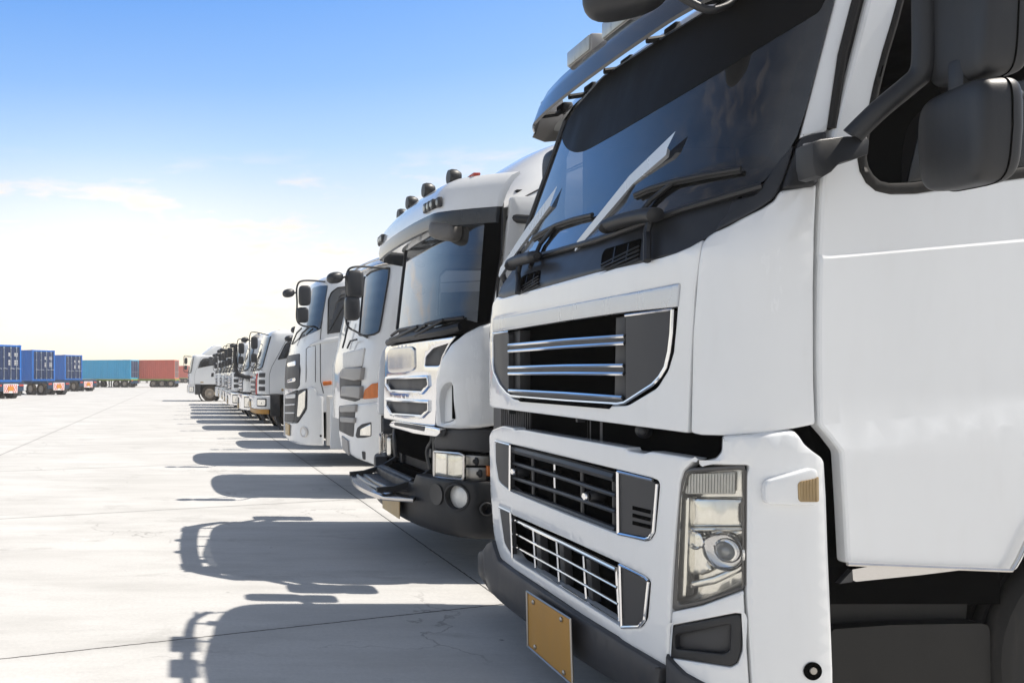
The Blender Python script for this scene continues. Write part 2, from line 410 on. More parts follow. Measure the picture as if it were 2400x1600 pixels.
def skin_poly(bm, skin, poly, off=0, th=.03, bev=.006, holes=(), relief=None, g=.08, mi=0, creases=()):
    """solid panel on the skin: poly in (s, z)"""
    poly = clean(poly)
    if area(poly) < 0: poly = poly[::-1]
    hs_ = []
    for h in holes:
        h = clean(h)
        if area(h) > 0: h = h[::-1]
        hs_.append(h)
    rf = relief or (lambda a, z: 0)
    def P(q, o): return skin.pt(q[0], q[1], o+rf(*q))
    loops = [poly]+hs_; inner = [clean(inset(l, bev)) if False else inset(l, bev) for l in loops]
    for l, il in zip(loops, inner):
        il2 = inset(l, bev*.3)
        rows = [[bm.verts.new(P(q, off-th)) for q in l], [bm.verts.new(P(q, off-bev)) for q in l],
                [bm.verts.new(P(q, off-bev*.3)) for q in il2], [bm.verts.new(P(q, off)) for q in il]]
        for A, B in zip(rows, rows[1:]):
            for i in range(len(A)):
                j = (i+1) % len(A)
                try: bm.faces.new((A[i], A[j], B[j], B[i])).material_index = mi
                except ValueError: pass
    vs = []; es = []
    for il in inner:
        b = len(vs); vs += [Vector(q) for q in il]; es += [(b+i, b+(i+1) % len(il)) for i in range(len(il))]
    xs = [v.x for v in vs[:len(inner[0])]]; ys = [v.y for v in vs[:len(inner[0])]]
    nx, ny = int((max(xs)-min(xs))/g), int((max(ys)-min(ys))/g)
    for i in range(1, nx+1):
        for j in range(1, ny+1):
            p = (min(xs)+(i-.5+.02*(j % 2))*g, min(ys)+(j-.5)*g)
            if inside(p, inner[0]) and not any(inside(p, h) for h in inner[1:]): vs.append(Vector(p))
    for cr in creases:
        prev = None
        for q in cr:
            if inside(q, inner[0]) and not any(inside(q, h) for h in inner[1:]):
                vs.append(Vector(q)); k = len(vs)-1
                if prev is not None: es.append((prev, k))
                prev = k
            else: prev = None
    r = delaunay_2d_cdt(vs, es, [], 1 if False else 0, 1e-6)
    bv = [bm.verts.new(P((v.x, v.y), off)) for v in r[0]]
    for f in r[2]:
        c = sum((r[0][k] for k in f), Vector((0, 0)))/len(f)
        if inside(c, inner[0]) and not any(inside(c, h) for h in inner[1:]):
            try: bm.faces.new([bv[k] for k in f]).material_index = mi
            except ValueError: pass
    bmesh.ops.delete(bm, geom=[v for v in bv if not v.link_faces], context='VERTS')
def tosz(skin, poly, off, r, st, closed=True):
    return [skin.inv(x, y, off) for x, y in dens(rnd(poly, r), st, closed)]
def panel(name, skin, poly, m, parent, off=0, th=.03, bev=.006, r=5, holes=(), relief=None, g=.08, st=9, smooth=38, label=None, creases=()):
    bm = NB()
    skin_poly(bm, skin, tosz(skin, poly, off, r, st), off, th, bev, [tosz(skin, h, off, r, st) for h in holes], relief, g, 0, creases)
    return part(name, bm, m, parent, smooth, label, wn_=True)
def szpanel(name, skin, poly, m, parent, off=0, th=.03, bev=.006, r=.02, holes=(), relief=None, g=.1, st=.05, label=None):
    bm = NB(); skin_poly(bm, skin, dens(rnd(poly, r), st), off, th, bev, [dens(rnd(h, r), st) for h in holes], relief, g)
    return part(name, bm, m, parent, 38, label, wn_=True)
def rail(bm, skin, pts, off, r, seg=6, mi=0, flat=None):
    q = [skin.pt(a, z, off) for a, z in [skin.inv(x, y, off) for x, y in dens(pts, 14, False)]]
    tube(bm, q, r, seg, mi, flat)
def szrail(bm, skin, pts, off, r, seg=6, mi=0, flat=None):
    tube(bm, [skin.pt(a, z, off) for a, z in dens(pts, .07, False)], r, seg, mi, flat)
def sheet(bm, skin, a0, a1, zs, off=0, na=24, mi=0, xr=None):
    rows = []
    for z in zs:
        rows.append([bm.verts.new(skin.pt(a0+(a1-a0)*i/na, z, off)) for i in range(na+1)])
    for A, B in zip(rows, rows[1:]):
        for i in range(na):
            bm.faces.new((A[i], A[i+1], B[i+1], B[i])).material_index = mi
    return rows
def shell(bm, skin, levels, xr, mi=0, na=40):
    """closed cab body: levels = (z, offset); straight back at x = xr"""
    rows = []
    for z, o in levels:
        e = skin.L+max(.02, xr-skin.x0(z)-skin.xe)
        A = [-e]+[-skin.L+2*skin.L*i/na for i in range(na+1)]+[e]
        row = []
        for a in A:
            p = skin.pt(a, z, o)
            if abs(a) == e: p.x = xr+o*.5
            row.append(bm.verts.new(p))
        rows.append(row)
    n = len(rows[0])
    for A, B in zip(rows, rows[1:]):
        for i in range(n): bm.faces.new((A[i], A[(i+1) % n], B[(i+1) % n], B[i])).material_index = mi
    bm.faces.new(rows[0][::-1]).material_index = mi; bm.faces.new(rows[-1]).material_index = mi

def wheel(parent, c, out, r=.5, w=.3, tyre_m='rubber', rim_m='rim_paint', side=1):
    """wheel as part with tyre body; rim and hub as sub-part. out = unit vector pointing outboard"""
    c, out = Vector(c), Vector(out)
    bm = NB(); k = r/.5
    prof = [(.30*k, -.11), (.34*k, -.13), (.42*k, -.15), (.475*k, -.148), (.492*k, -.125)]
    for g in (-.08, -.03, .03, .08): prof += [(.5*k, g-.018), (.497*k, g-.008), (.485*k, g-.006), (.485*k, g+.006), (.497*k, g+.008), (.5*k, g+.018)]
    prof += [(.492*k, .125), (.475*k, .148), (.45*k, .153), (.43*k, .150), (.36*k, .14), (.30*k, .11)]
    prof = [(a, b*w/.3) for a, b in prof]
    lathe(bm, c, out, prof, 48)
    t = part('wheel', bm, tyre_m, parent)
    bm = NB()
    lathe(bm, c, out, [(.30*k, .11), (.285*k, .12), (.27*k, .08), (.24*k, .02), (.18*k, .0), (.14*k, .02), (.13*k, .06), (.10*k, .10), (.06*k, .12), (0, .125)], 32)
    u = out.cross(Vector((0, 0, 1))).normalized()
    for i in range(10):
        a = i*math.pi/5; q = c+(u*math.cos(a)+Vector((0, 0, 1))*math.sin(a))*.165*k
        lathe(bm, q, out, [(.014, 0), (.014, .03), (0, .032)], 6)
    part('rim', bm, rim_m, t)
    return t
def running_gear(root, yc, x0, axle_x, rear_x, zc=.5, r=.5, fy=1.02, tyre='rubber', xend=None):
    """chassis rails, front and rear wheels, tank"""
    xend = xend or rear_x+1.2
    bm = NB()
    for s_ in (-1, 1): box(bm, (x0+.55, yc+s_*.42-.05, .62), (xend, yc+s_*.42+.05, .88))
    for x in (x0+.7, axle_x, rear_x-1.2, rear_x, xend-.1): box(bm, (x-.05, yc-.40, .66), (x+.05, yc+.40, .84))
    tube(bm, [(axle_x, yc-1.0, zc), (axle_x, yc+1.0, zc)], .06, 8); tube(bm, [(rear_x, yc-.9, zc), (rear_x, yc+.9, zc)], .08, 8)
    box(bm, (x0+.75, yc-.38, .45), (x0+2.1, yc+.38, 1.1))
    part('chassis', bm, 'chassis', root)
    for s_ in (-1, 1):
        wheel(root, (axle_x, yc+s_*fy, zc), (0, s_, 0), r, .3, tyre)
        wheel(root, (rear_x, yc+s_*.98, zc), (0, s_, 0), r, .5, tyre)
    bm = NB(); box(bm, (axle_x+.9, yc-1.2, .45), (axle_x+2.0, yc-.6, .95), .08); part('fuel_tank', bm, 'steel', root)
    bm = NB(); tube(bm, [(rear_x, yc, .88), (rear_x, yc, 1.12)], .35, 20); box(bm, (rear_x-.5, yc-.45, 1.1), (rear_x+.45, yc+.45, 1.16), .04); part('coupling_plate', bm, 'chassis', root)

GRP = 'white trucks parked side by side in a row'
zb1, zb2, zb3, zb4 = zf(1860, 1280, 4.3556), zf(1120, 280, 3.5636), zf(1480, 380, 4.9), zf(440, 740, 6.533)
# ------------------------------------------------------------------ ground
def ground():
    m = bpy.data.materials.new('concrete'); m.use_nodes = True; t = m.node_tree; b = t.nodes['Principled BSDF']; L = t.links.new
    co = t.nodes.new('ShaderNodeNewGeometry'); sp = t.nodes.new('ShaderNodeSeparateXYZ'); L(co.outputs['Position'], sp.inputs[0])
    def mth(op, *a, clamp=False):
        n = t.nodes.new('ShaderNodeMath'); n.operation = op; n.use_clamp = clamp
        for i, v in enumerate(a):
            if isinstance(v, (int, float)): n.inputs[i].default_value = v
            else: L(v, n.inputs[i])
        return n.outputs[0]
    def noise(sc, det=5, ro=.6, st=(1, 1, 1), loc=(0, 0, 0), dist=0):
        mp = t.nodes.new('ShaderNodeMapping'); L(co.outputs['Position'], mp.inputs[0]); mp.inputs['Scale'].default_value = st; mp.inputs['Location'].default_value = loc
        n = t.nodes.new('ShaderNodeTexNoise'); L(mp.outputs[0], n.inputs[0]); n.inputs['Scale'].default_value = sc; n.inputs['Detail'].default_value = det; n.inputs['Roughness'].default_value = ro; n.inputs['Distortion'].default_value = dist
        return n.outputs[0]
    def mrange(v, a, b_, c, d):
        n = t.nodes.new('ShaderNodeMapRange'); L(v, n.inputs[0])
        for i, q in enumerate((a, b_, c, d)): n.inputs[i+1].default_value = q
        return n.outputs[0]
    def mix(f, A, B, bl='MIX'):
        n = t.nodes.new('ShaderNodeMix'); n.data_type = 'RGBA'; n.blend_type = bl
        for i, v in ((0, f), (6, A), (7, B)):
            if isinstance(v, (int, float)): n.inputs[i].default_value = v
            elif isinstance(v, tuple): n.inputs[i].default_value = (*v, 1)
            else: L(v, n.inputs[i])
        return n.outputs[2]
    x, y = sp.outputs[0], sp.outputs[1]
    def va0(v):
        n = t.nodes.new('ShaderNodeVectorMath'); n.operation = 'ADD'; L(co.outputs['Position'], n.inputs[0]); L(mth('MULTIPLY', v, .5), n.inputs[1]); return n.outputs[0]
    wob = mth('MULTIPLY', mth('SUBTRACT', noise(14, 4), .5), .02)
    # slab joints: one family along the row, one running aslant across it
    dx = mth('PINGPONG', mth('ADD', mth('SUBTRACT', x, 2.275), wob), 2.985)
    u = mth('ADD', mth('SUBTRACT', mth('SUBTRACT', y, mth('MULTIPLY', x, .335)), 4.906), wob)
    dy = mth('PINGPONG', u, 2.4)
    d = mth('MINIMUM', dx, dy)
    jl = mrange(d, .003, .010, 1, 0)
    jd = mrange(d, .0, .11, .2, 0)
    big = noise(.35, 6, .55, (1, 1.3, 1)); mid = noise(1.6, 8, .65, (.45, 1.6, 1)); fine = noise(38, 4, .6); streak = noise(2.6, 9, .72, (.40, 1.5, 1), (3, 1, 0), .25)
    c = mix(mrange(big, .35, .65, 0, 1), (.55, .54, .515), (.635, .625, .60))
    c = mix(mrange(mid, .42, .68, 0, .7), c, (.45, .44, .415))
    c = mix(mrange(streak, .55, .74, 0, .4), c, (.38, .375, .36))
    oil = t.nodes.new('ShaderNodeTexVoronoi'); L(va0(noise(5, 4)), oil.inputs[0]); oil.inputs['Scale'].default_value = .55
    c = mix(mrange(oil.outputs['Distance'], .05, .16, .35, 0), c, (.20, .19, .175))
    c = mix(mrange(fine, .3, .7, .35, 0), c, (.40, .40, .39))
    sc = noise(.9, 9, .75, (1, 2.2, 1), (7, 3, 2), .3)
    c = mix(mrange(sc, .57, .68, 0, .4), c, (.28, .27, .25))
    # small dark specks and tiny litter-like flecks
    vo = t.nodes.new('ShaderNodeTexVoronoi'); L(co.outputs['Position'], vo.inputs[0]); vo.inputs['Scale'].default_value = 2.6
    spk = mth('MULTIPLY', mrange(vo.outputs['Distance'], .025, .055, 1, 0), mrange(noise(1.1, 2), .52, .6, 0, .8))
    c = mix(spk, c, (.10, .10, .10))
    # hairline cracks
    vc = t.nodes.new('ShaderNodeTexVoronoi'); vc.feature = 'DISTANCE_TO_EDGE'; vc.inputs['Scale'].default_value = .35
    va = t.nodes.new('ShaderNodeVectorMath'); va.operation = 'ADD'; L(co.outputs['Position'], va.inputs[0])
    nn = t.nodes.new('ShaderNodeTexNoise'); L(co.outputs['Position'], nn.inputs[0]); nn.inputs['Scale'].default_value = 2.5; nn.inputs['Detail'].default_value = 6; L(nn.outputs[1], va.inputs[1]); L(va.outputs[0], vc.inputs[0])
    crk = mth('MULTIPLY', mrange(vc.outputs['Distance'], .0015, .006, 1, 0), mrange(noise(.5, 3, .5, (1, 1, 1), (4, 9, 0)), .52, .6, 0, .55))
    c = mix(crk, c, (.22, .21, .20))
    c = mix(jd, c, (.30, .295, .285)); c = mix(jl, c, (.045, .043, .04))
    L(c, b.inputs['Base Color']); b.inputs['Roughness'].default_value = .88; b.inputs['Specular IOR Level'].default_value = .25
    hgt = mth('SUBTRACT', mth('ADD', mth('MULTIPLY', fine, .35), mth('MULTIPLY', mid, .65)), mth('MULTIPLY', jl, 2.5))
    bp = t.nodes.new('ShaderNodeBump'); bp.inputs['Strength'].default_value = .35; bp.inputs['Distance'].default_value = .006; L(hgt, bp.inputs['Height']); L(bp.outputs[0], b.inputs['Normal'])
    M['concrete'] = m
    bm = NB()
    xs = [-320, -200, -60, -20, 0, 20, 60, 200, 320]; ys = [-50, -30, 0, 10, 30, 80, 250, 420]
    g = [[bm.verts.new((X, Y, 0)) for X in xs] for Y in ys]
    for A, B in zip(g, g[1:]):
        for i in range(len(xs)-1): bm.faces.new((A[i], A[i+1], B[i+1], B[i]))
    o = part('ground', bm, 'concrete', None, 0); o['kind'] = 'structure'
ground()

# ------------------------------------------------------------------ nearest truck
def truck_near():
    t = thing('truck', 'nearest white truck with black slatted grille, silver deflector blades and yellow number plate', 'truck', (1.9, 4.3, 0), GRP)
    def x0(z):
        if z < 2.10: return 1.9
        if z < 2.40: return 1.9+.18*((z-2.10)/.30)
        return 2.08+.27*(z-2.40)
    K = Skin(4.3, 1.25, x0, .5, 4, .06)                       # cab front and sides
    KS = Skin(4.3, 1.25, 1.9, .5, 4, .06)                      # doors: upright
    KB = Skin(4.3, 1.27, 1.87, .5, 4, .07)                     # bumper
    # --- body behind the panels
    bm = NB(); shell(bm, Skin(4.3, 1.19, 1.99, .5, 4, .06), [(.72, 0), (1.3, 0), (2.1, 0)], 3.15); part('cab_frame', bm, 'void', t)
    bm = NB()
    box(bm, (3.85, 3.07, .95), (3.95, 5.53, 3.3), .02)                              # back wall
    for y0, y1 in ((5.46, 5.55), (3.055, 3.12)): box(bm, (2.85 if y0 > 5 else 3.42, y0, 1.0), (3.84, y1, 3.2), .02)
    box(bm, (2.38, 5.47, .95), (2.849, 5.548, 2.2), .02)
    part('cab_body', bm, 'white_paint', t)
    bm = NB(); levels = [(3.22, 0), (3.30, .0), (3.40, -.06), (3.46, -.16), (3.48, -.3)]
    KR = Skin(4.3, 1.25, lambda z: 2.335+.75*max(0, z-3.235), .5, 4, .06); shell(bm, KR, levels, 4.0); part('roof', bm, 'white_paint', t)
    bm = NB(); shell(bm, Skin(4.3, 1.16, lambda z: 2.5, .5, 4, .06), [(1.9, 0), (2.0, 0)], 3.8)        # dashboard and floor
    box(bm, (3.7, 3.15, 2.0), (3.84, 5.45, 3.2)); box(bm, (2.6, 3.14, 3.12), (3.84, 5.45, 3.2)); box(bm, (2.7, 5.40, 2.0), (3.8, 5.455, 3.15))
    blob(bm, (2.6, 4.3, 2.05), (1, 0, 0), (0, 1, 0), (0, 0, 1), (.5, 2.1, .42), 4)
    part('interior', bm, 'interior', t)
    for yy in (3.62, 4.95):
        bm = NB(); blob(bm, (3.5, yy, 2.45), (1, 0, -.15), (0, 1, 0), (0, 0, 1), (.2, .5, .8), 4); blob(bm, (3.55, yy, 2.98), (1, 0, 0), (0, 1, 0), (0, 0, 1), (.12, .3, .22), 3)
        blob(bm, (3.3, yy, 2.06), (1, 0, 0), (0, 1, 0), (0, 0, 1), (.5, .5, .16), 4); part('seat', bm, 'seat_fabric', t)
    bm = NB(); ctr = Vector((2.86, 3.64, 2.42)); ax = Vector((.5, 0, .86)); u = Vector((0, 1, 0)); w = ax.cross(u)
    tube(bm, [ctr+(u*math.cos(a)+w*math.sin(a))*.22 for a in [2*math.pi*i/28 for i in range(29)]], .016, 8); tube(bm, [ctr, ctr-ax*.3], .03, 8); tube(bm, [ctr-u*.21, ctr+u*.21], .014, 6)
    part('steering_wheel', bm, 'black_plastic', t)
    # --- front panel with grille
    grille_hole = z7([(104, 552), (600, 462), (1368, 306), (1352, 470), (1342, 600), (1325, 770), (1290, 890), (1215, 1010), (1015, 1130), (900, 1132), (240, 1090), (150, 1000), (108, 890), (97, 780)])
    fp = panel('front_panel', K, z7([(76, 1146), (76, 640), (98, 430), (128, 388), (160, 402), (480, 314), (800, 224), (1100, 160), (1250, 122), (1345, 92), (1440, 52), (1530, 0), (1512, 110), (1480, 350), (1452, 800), (1430, 1322)]),
               'white_paint', t, .008, .05, .012, 9, [grille_hole], g=.07)
    # lower slot in the panel: black patch carries the indent's shadow
    panel('panel_slot', K, z7([(268, 1092), (560, 1108), (825, 1122), (905, 1128), (890, 1156), (560, 1128), (285, 1106)]), 'void', fp, .0125, .01, .002, 2)
    panel('trim_strip', K, z7([(104, 545), (103, 636), (600, 556), (1000, 498), (1356, 462), (1372, 300)]), 'silver_paint', t, .014, .03, .006, 4, g=.03)
    bm = NB(); skin_poly(bm, K, tosz(K, z7([(97, 630), (1360, 455), (1340, 620), (1320, 790), (1280, 920), (1200, 1030), (1000, 1135), (230, 1092), (140, 1000), (100, 880)]), -.09, 6, 9), -.09, .02, .003, g=.1)
    gr = part('grille', bm, 'void', t)
    for q in ([(104, 652), (209, 634), (209, 1048), (150, 988), (114, 908), (103, 840)],
              [(1004, 522), (1322, 482), (1314, 640), (1299, 762), (1272, 872), (1232, 930), (1190, 978), (1004, 1098)]):
        panel('grille_plate', K, z7(q), 'charcoal_plate', gr, .004, .03, .003, 6)
    for a, b, c_, d in (((210, 722), (998, 660), (210, 764), (998, 709)), ((210, 874), (993, 860), (210, 916), (993, 917)), ((212, 1030), (985, 1078), (230, 1066), (985, 1112))):
        bm = NB(); skin_poly(bm, K, tosz(K, z7([a, b, d, c_]), .002, 0, 9), .002, .075, .003, g=.1)
        bs = part('slat', bm, 'charcoal_plate', gr)
        bm = NB(); rail(bm, K, z7([a, ((a[0]+b[0])/2, (a[1]+b[1])/2-4), b]), .005, .0085, 6)
        if c_[1] < 1000: rail(bm, K, z7([c_, ((c_[0]+d[0])/2, (c_[1]+d[1])/2-3), d]), .005, .0085, 6)
        part('slat_trim', bm, 'chrome', gr)
    bm = NB()
    for q in ([(209, 634), (285, 622), (285, 1068), (209, 1048)], [(938, 534), (1004, 524), (1004, 1100), (928, 1100)]):
        skin_poly(bm, K, tosz(K, z7(q), -.03, 0, 9), -.03, .06, .004, g=.1)
    parts('grille_cheek', bm, 'charcoal_plate', gr)
    bm = NB()
    rail(bm, K, z7([(103, 643), (209, 630)]), .008, .006); rail(bm, K, z7([(1004, 520), (1325, 478)]), .008, .006)
    rail(bm, K, z7([(1326, 480), (1318, 640), (1303, 765), (1278, 872), (1238, 938), (1190, 990), (1050, 1080), (1000, 1112), (950, 1120), (600, 1098), (300, 1074), (230, 1066), (200, 1048), (150, 990), (112, 908), (102, 840), (101, 700)]), .008, .0075)
    part('grille_trim', bm, 'chrome', gr)
    # --- corner panel and door
    panel('corner_panel', K, za3([(150, 158), (118, 215), (98, 340), (62, 800), (49, 1442), (120, 1455), (300, 1460), (560, 1441), (740, 1413), (878, 1386), (866, 1100), (864, 500), (872, 100), (886, -190), (864, -186), (750, -166), (647, -152), (622, -125), (602, -86), (521, -34), (378, 35), (300, 80), (204, 123)]),
          'white_paint', t, .008, .05, .012, 10, g=.07)
    def X_(px): return (px-PX0)/F*3.05
    def Z_(py): return H+(HY-py)/F*3.05
    def srel(a, z):
        x = 1.9+KS.xe+a-KS.L if a > KS.L else 1.9+KS.plan(a)[0]
        A = Z_(996-(x-2.40)*F/3.05*.110); B = Z_(1057-(x-2.40)*F/3.05*.135)
        o = 0
        if z < A: o = .016*min(1, max(0, (A-z)/(A-B)))
        cz = Z_(608-(x-2.42)*F/3.05*.087)
        if z < cz+.012: o += .007*min(1, max(0, (cz+.012-z)/.012))
        return o
    wh = [(2115, -20), (2095, 55), (2075, 120), (2055, 195), (2035, 290), (2022, 350), (2017, 372), (2022, 398), (2036, 424), (2058, 443), (2090, 450), (2150, 449), (2300, 427), (2420, 410), (2560, 385), (2590, -20)]
    dl = [(2040, -18), (2010, 100), (1980, 215), (1952, 325), (1934, 395), (1928, 420), (1921, 560), (1917.5, 643), (1915, 821), (1918.5, 996), (1938, 1022), (1961, 1058), (1969, 1190), (1975.5, 1314), (1985, 1320), (2100, 1325), (2240, 1330), (2370, 1334), (2384, 1310), (2420, 1235), (2480, 1175), (2560, 1140), (2650, 1130), (2650, -40), (2040, -40)]
    xs_ = [2.36+.04*i for i in range(34)]; sx = lambda x: KS.s_at(x-1.9)
    crs = [[(sx(x), fz(x)) for x in xs_] for fz in (lambda x: Z_(996-(x-2.40)*F/3.05*.110), lambda x: Z_(1057-(x-2.40)*F/3.05*.135), lambda x: Z_(608-(x-2.42)*F/3.05*.087), lambda x: Z_(608-(x-2.42)*F/3.05*.087)+.012)]
    door = panel('door', KS, dl, 'white_paint', t, .008, .05, .012, 8, [wh], srel, .12, smooth=12, creases=crs)
    bm = NB()
    so_ = [(2112, -18), (2092, 55), (2072, 120), (2052, 195), (2032, 290), (2019, 350), (2014, 372), (2019, 400), (2034, 428), (2057, 447), (2090, 454), (2150, 453), (2300, 431), (2420, 414), (2562, 389)]
    si_ = [(2128, -18), (2108, 60), (2088, 125), (2070, 195), (2052, 270), (2042, 320), (2037, 350), (2036, 372), (2040, 390), (2050, 408), (2066, 422), (2090, 428), (2140, 427), (2300, 406), (2420, 388), (2550, 365)]
    skin_poly(bm, KS, tosz(KS, so_+si_[::-1], .018, 0, 9), .018, .06, .012, g=.2); part('window_seal', bm, 'rubber', door)
    bm = NB(); skin_poly(bm, KS, [KS.inv(x, y, -.02) for x, y in dens([(2127, 428), (2150, 330), (2200, 255), (2250, 215), (2560, 160), (2560, 385), (2300, 405)], 12)], -.02, .005, .001, g=.2); part('window_pane', bm, 'side_glass', door)
    # door bottom edge strip
    bm = NB()
    q = [KS.pt(a, z, .053) for a, z in [KS.inv(x, y, .053) for x, y in dens([(1986, 1321), (2240, 1331), (2370, 1336), (2385, 1311), (2420, 1237), (2480, 1177)], 14, False)]]
    tube(bm, q, .007, 6); part('edge_strip', bm, 'worn_chrome', door)
    # pillar, gap
    bm = NB(); shell(bm, Skin(4.3, 1.225, lambda z: 2.30 if z < 2.3 else 2.30+.27*(z-2.3), .2, 6, .02), [(2.0, 0), (2.4, 0), (3.2, 0)], 2.85) if False else None
    bm.free()
    panel('windscreen_pillar', K, za1([(1205, -60), (1330, -60), (1305, 30), (1222, 335), (1160, 780), (1140, 812), (1060, 822), (972, 852)]), 'white_paint', t, .006, .05, .012, 4)
    bm = NB(); rail(bm, K, za1([(1345, -60), (1318, 30), (1240, 335), (1172, 790)]), .005, .016, 8); rail(bm, K, za1([(1375, -40), (1270, 330), (1190, 760)]), -.03, .03, 8)
    part('pillar_seal', bm, 'rubber', t)
    bm = NB(); skin_poly(bm, K, tosz(K, za1([(1300, -60), (1440, -60), (1290, 400), (1200, 850), (1130, 1180), (1070, 1180), (1150, 800), (1230, 300)]), -.05, 0, 12), -.05, .03, .004, g=.2)
    skin_poly(bm, KS, tosz(KS, [(1895, 400), (1945, 400), (1940, 1010), (1990, 1080), (1990, 1330), (1925, 1330), (1930, 1100), (1895, 1000)], -.06, 0, 14), -.06, .02, .004, g=.2)
    part('door_gap', bm, 'void', t)
    # --- windscreen, cowl, vents
    ws = [(1327, 280), (1352, 243), (1414, 176), (1480, 133), (1560, 82), (1630, 40), (1700, -3), (1780, -50), (1965, -60), (1953, 15), (1920, 140), (1890, 255), (1868, 320), (1845, 360), (1815, 398), (1785, 430), (1700, 455), (1600, 485), (1500, 520), (1400, 556), (1300, 584), (1220, 602), (1207, 620), (1240, 520), (1290, 380), (1312, 320)]
    panel('windscreen', K, ws, 'windscreen_glass', t, .012, .006, .001, 14, g=.06)
    bm = NB(); skin_poly(bm, K, tosz(K, [(x-(6 if x < 1400 else -16), y) for x, y in ws], -.004, 12, 9), -.004, .02, .003, [[K.inv(x, y, -.004) for x, y in dens(rnd([(1350, 300), (1365, 275), (1420, 205), (1560, 112), (1700, 35), (1790, -20), (1905, -30), (1880, 110), (1845, 240), (1815, 340), (1790, 385), (1760, 410), (1600, 458), (1400, 524), (1260, 562), (1250, 560), (1275, 490), (1320, 370)], 20), 9)]], g=.1)
    part('windscreen_border', bm, 'void', t)
    bm = NB(); rail(bm, K, [(1207, 622), (1235, 535), (1290, 382), (1325, 283)], .014, .014, 6); rail(bm, K, [(1212, 612), (1300, 590), (1400, 562), (1500, 526), (1600, 490), (1700, 461), (1785, 436)], .014, .016, 8)
    part('windscreen_seal', bm, 'black_plastic', t)
    panel('cowl', K, [(1167, 690), (1174, 672), (1196, 640), (1206, 622), (1222, 608), (1300, 592), (1400, 564), (1500, 529), (1600, 494), (1700, 466), (1735, 456), (1708, 500), (1690, 530), (1680, 545), (1664, 553), (1610, 583), (1590, 592), (1500, 617), (1395, 639), (1285, 670), (1176, 700)], 'dark_plastic', t, -.004, .03, .006, 4, g=.07)
    panel('corner_trim', K, zb3([(945, 800), (990, 700), (1090, 600), (1140, 440), (1420, 370), (1480, 290), (1640, 50), (1700, -40), (1830, -180), (1870, -190), (1820, 10), (1755, 200), (1690, 340), (1600, 440), (1470, 530), (1250, 650)]), 'dark_plastic', t, .016, .05, .012, 12, g=.06)
    for q in (zb2([(1022, 1238), (1034, 1130), (1060, 1082), (1362, 992), (1340, 1165), (1318, 1178)]), zb2([(342, 1432), (356, 1330), (372, 1306), (520, 1254), (505, 1376), (490, 1388)])):
        v = panel('vent', K, q, 'void', t, .001, .006, .002, 6)
        bm = NB(); (xa, ya), (xb, yb) = q[0], q[3]
        for f in (.2, .4, .6, .8):
            y0 = q[1][1]+(q[0][1]-q[2][1]-8)*f-2; y1 = q[3][1]+(q[4][1]-q[3][1])*f
            rail(bm, K, [(q[0][0]+2, y0+18), (xb-4, y1+8)], .004, .0045, 4)
        for f in (.33, .66): rail(bm, K, [(xa+(xb-xa)*f+4, q[2][1]+(q[3][1]-q[2][1])*f+4), (xa+(xb-xa)*f-3, q[0][1]+(q[5][1]-q[0][1])*f-4)], .004, .003, 4)
        part('vent_slat', bm, 'dark_plastic', v)
    # grab handles on the cowl
    for pts, post, yy in (([(1098, 905), (1110, 880), (1250, 835), (1420, 800), (1500, 800)], [(1395, 950), (1400, 1010), (1398, 1180)], .055), ([(288, 1225), (300, 1195), (400, 1160), (500, 1140)], [(318, 1290), (325, 1350), (318, 1450)], .055)):
        bm = NB()
        qa = [K.inv(x, y, .07) for x, y in zb2(pts)]; up = bez([K.pt(a, z, .075) for a, z in qa], 5)
        tube(bm, up, [.034]+[.04]*(len(up)-2)+[.02], 12, flat=((0, 0, 1), .8))
        qb = [K.inv(x, y, .04) for x, y in zb2(post)]; tube(bm, [K.pt(qa[-1][0], qa[-1][1]-.02, .06) if False else K.pt(qb[0][0], qb[0][1]+.05, .05)]+[K.pt(a, z, .03) for a, z in qb], .016, 8)
        part('grab_handle', bm, 'black_plastic', t)
    # deflector blades on their pivots
    for tri in ([(1346.5, 588, 4.07), (1352.5, 565, 4.05), (1475, 412, 3.78), (1583, 308, 3.52), (1564, 347, 3.54), (1561, 363, 3.55), (1483, 431, 3.77), (1348.5, 588, 4.06)],
                [(1168.5, 645, 5.12), (1172, 628, 5.10), (1235, 532, 4.86), (1306, 435, 4.60), (1289, 482, 4.62), (1262, 520, 4.76), (1200, 605, 5.0), (1170, 650, 5.11)]):
        bm = NB(); P = [at(x, y, Y) for x, y, Y in tri]
        A = [bm.verts.new(p) for p in P]; bm.faces.new(A)
        # folded lower lip
        lo = P[4:8]; nrm = Vector((.018, .010, -.008))
        for i in range(len(lo)-1): bm.faces.new([bm.verts.new(q) for q in (lo[i], lo[i+1], lo[i+1]+nrm, lo[i]+nrm)])
        g0 = bm.faces[:]
        bmesh.ops.solidify(bm, geom=g0, thickness=.002)
        bd = part('deflector_blade', bm, 'silver_paint', t, 20)
        bm = NB(); b0 = P[0]
        tube(bm, [b0+Vector((.02, 0, .03)), b0+Vector((.03, -.01, -.03)), b0+Vector((.09, -.02, -.06))], [.016, .02, .03], 10); lathe(bm, b0+Vector((.035, -.01, -.06)), (1, 0, 0), [(0, -.02), (.022, -.02), (.03, 0), (.03, .05), (0, .05)], 12)
        part('pivot', bm, 'black_plastic', bd)
    panel('visor_reflection', K, [(1316, 318), (1319, 335), (1330, 351), (1348, 358), (1366, 355), (1383, 347), (1446, 312), (1560, 245), (1720, 150), (1800, 100), (1922, 26), (1955, -45), (1780, -46), (1700, 1), (1630, 44), (1560, 86), (1480, 137), (1414, 180), (1354, 247), (1330, 283)], 'reflection_black', t, .0145, .003, .0008, 10, g=.06)  # dark reflection of the visor, drawn as a black sheet on the glass
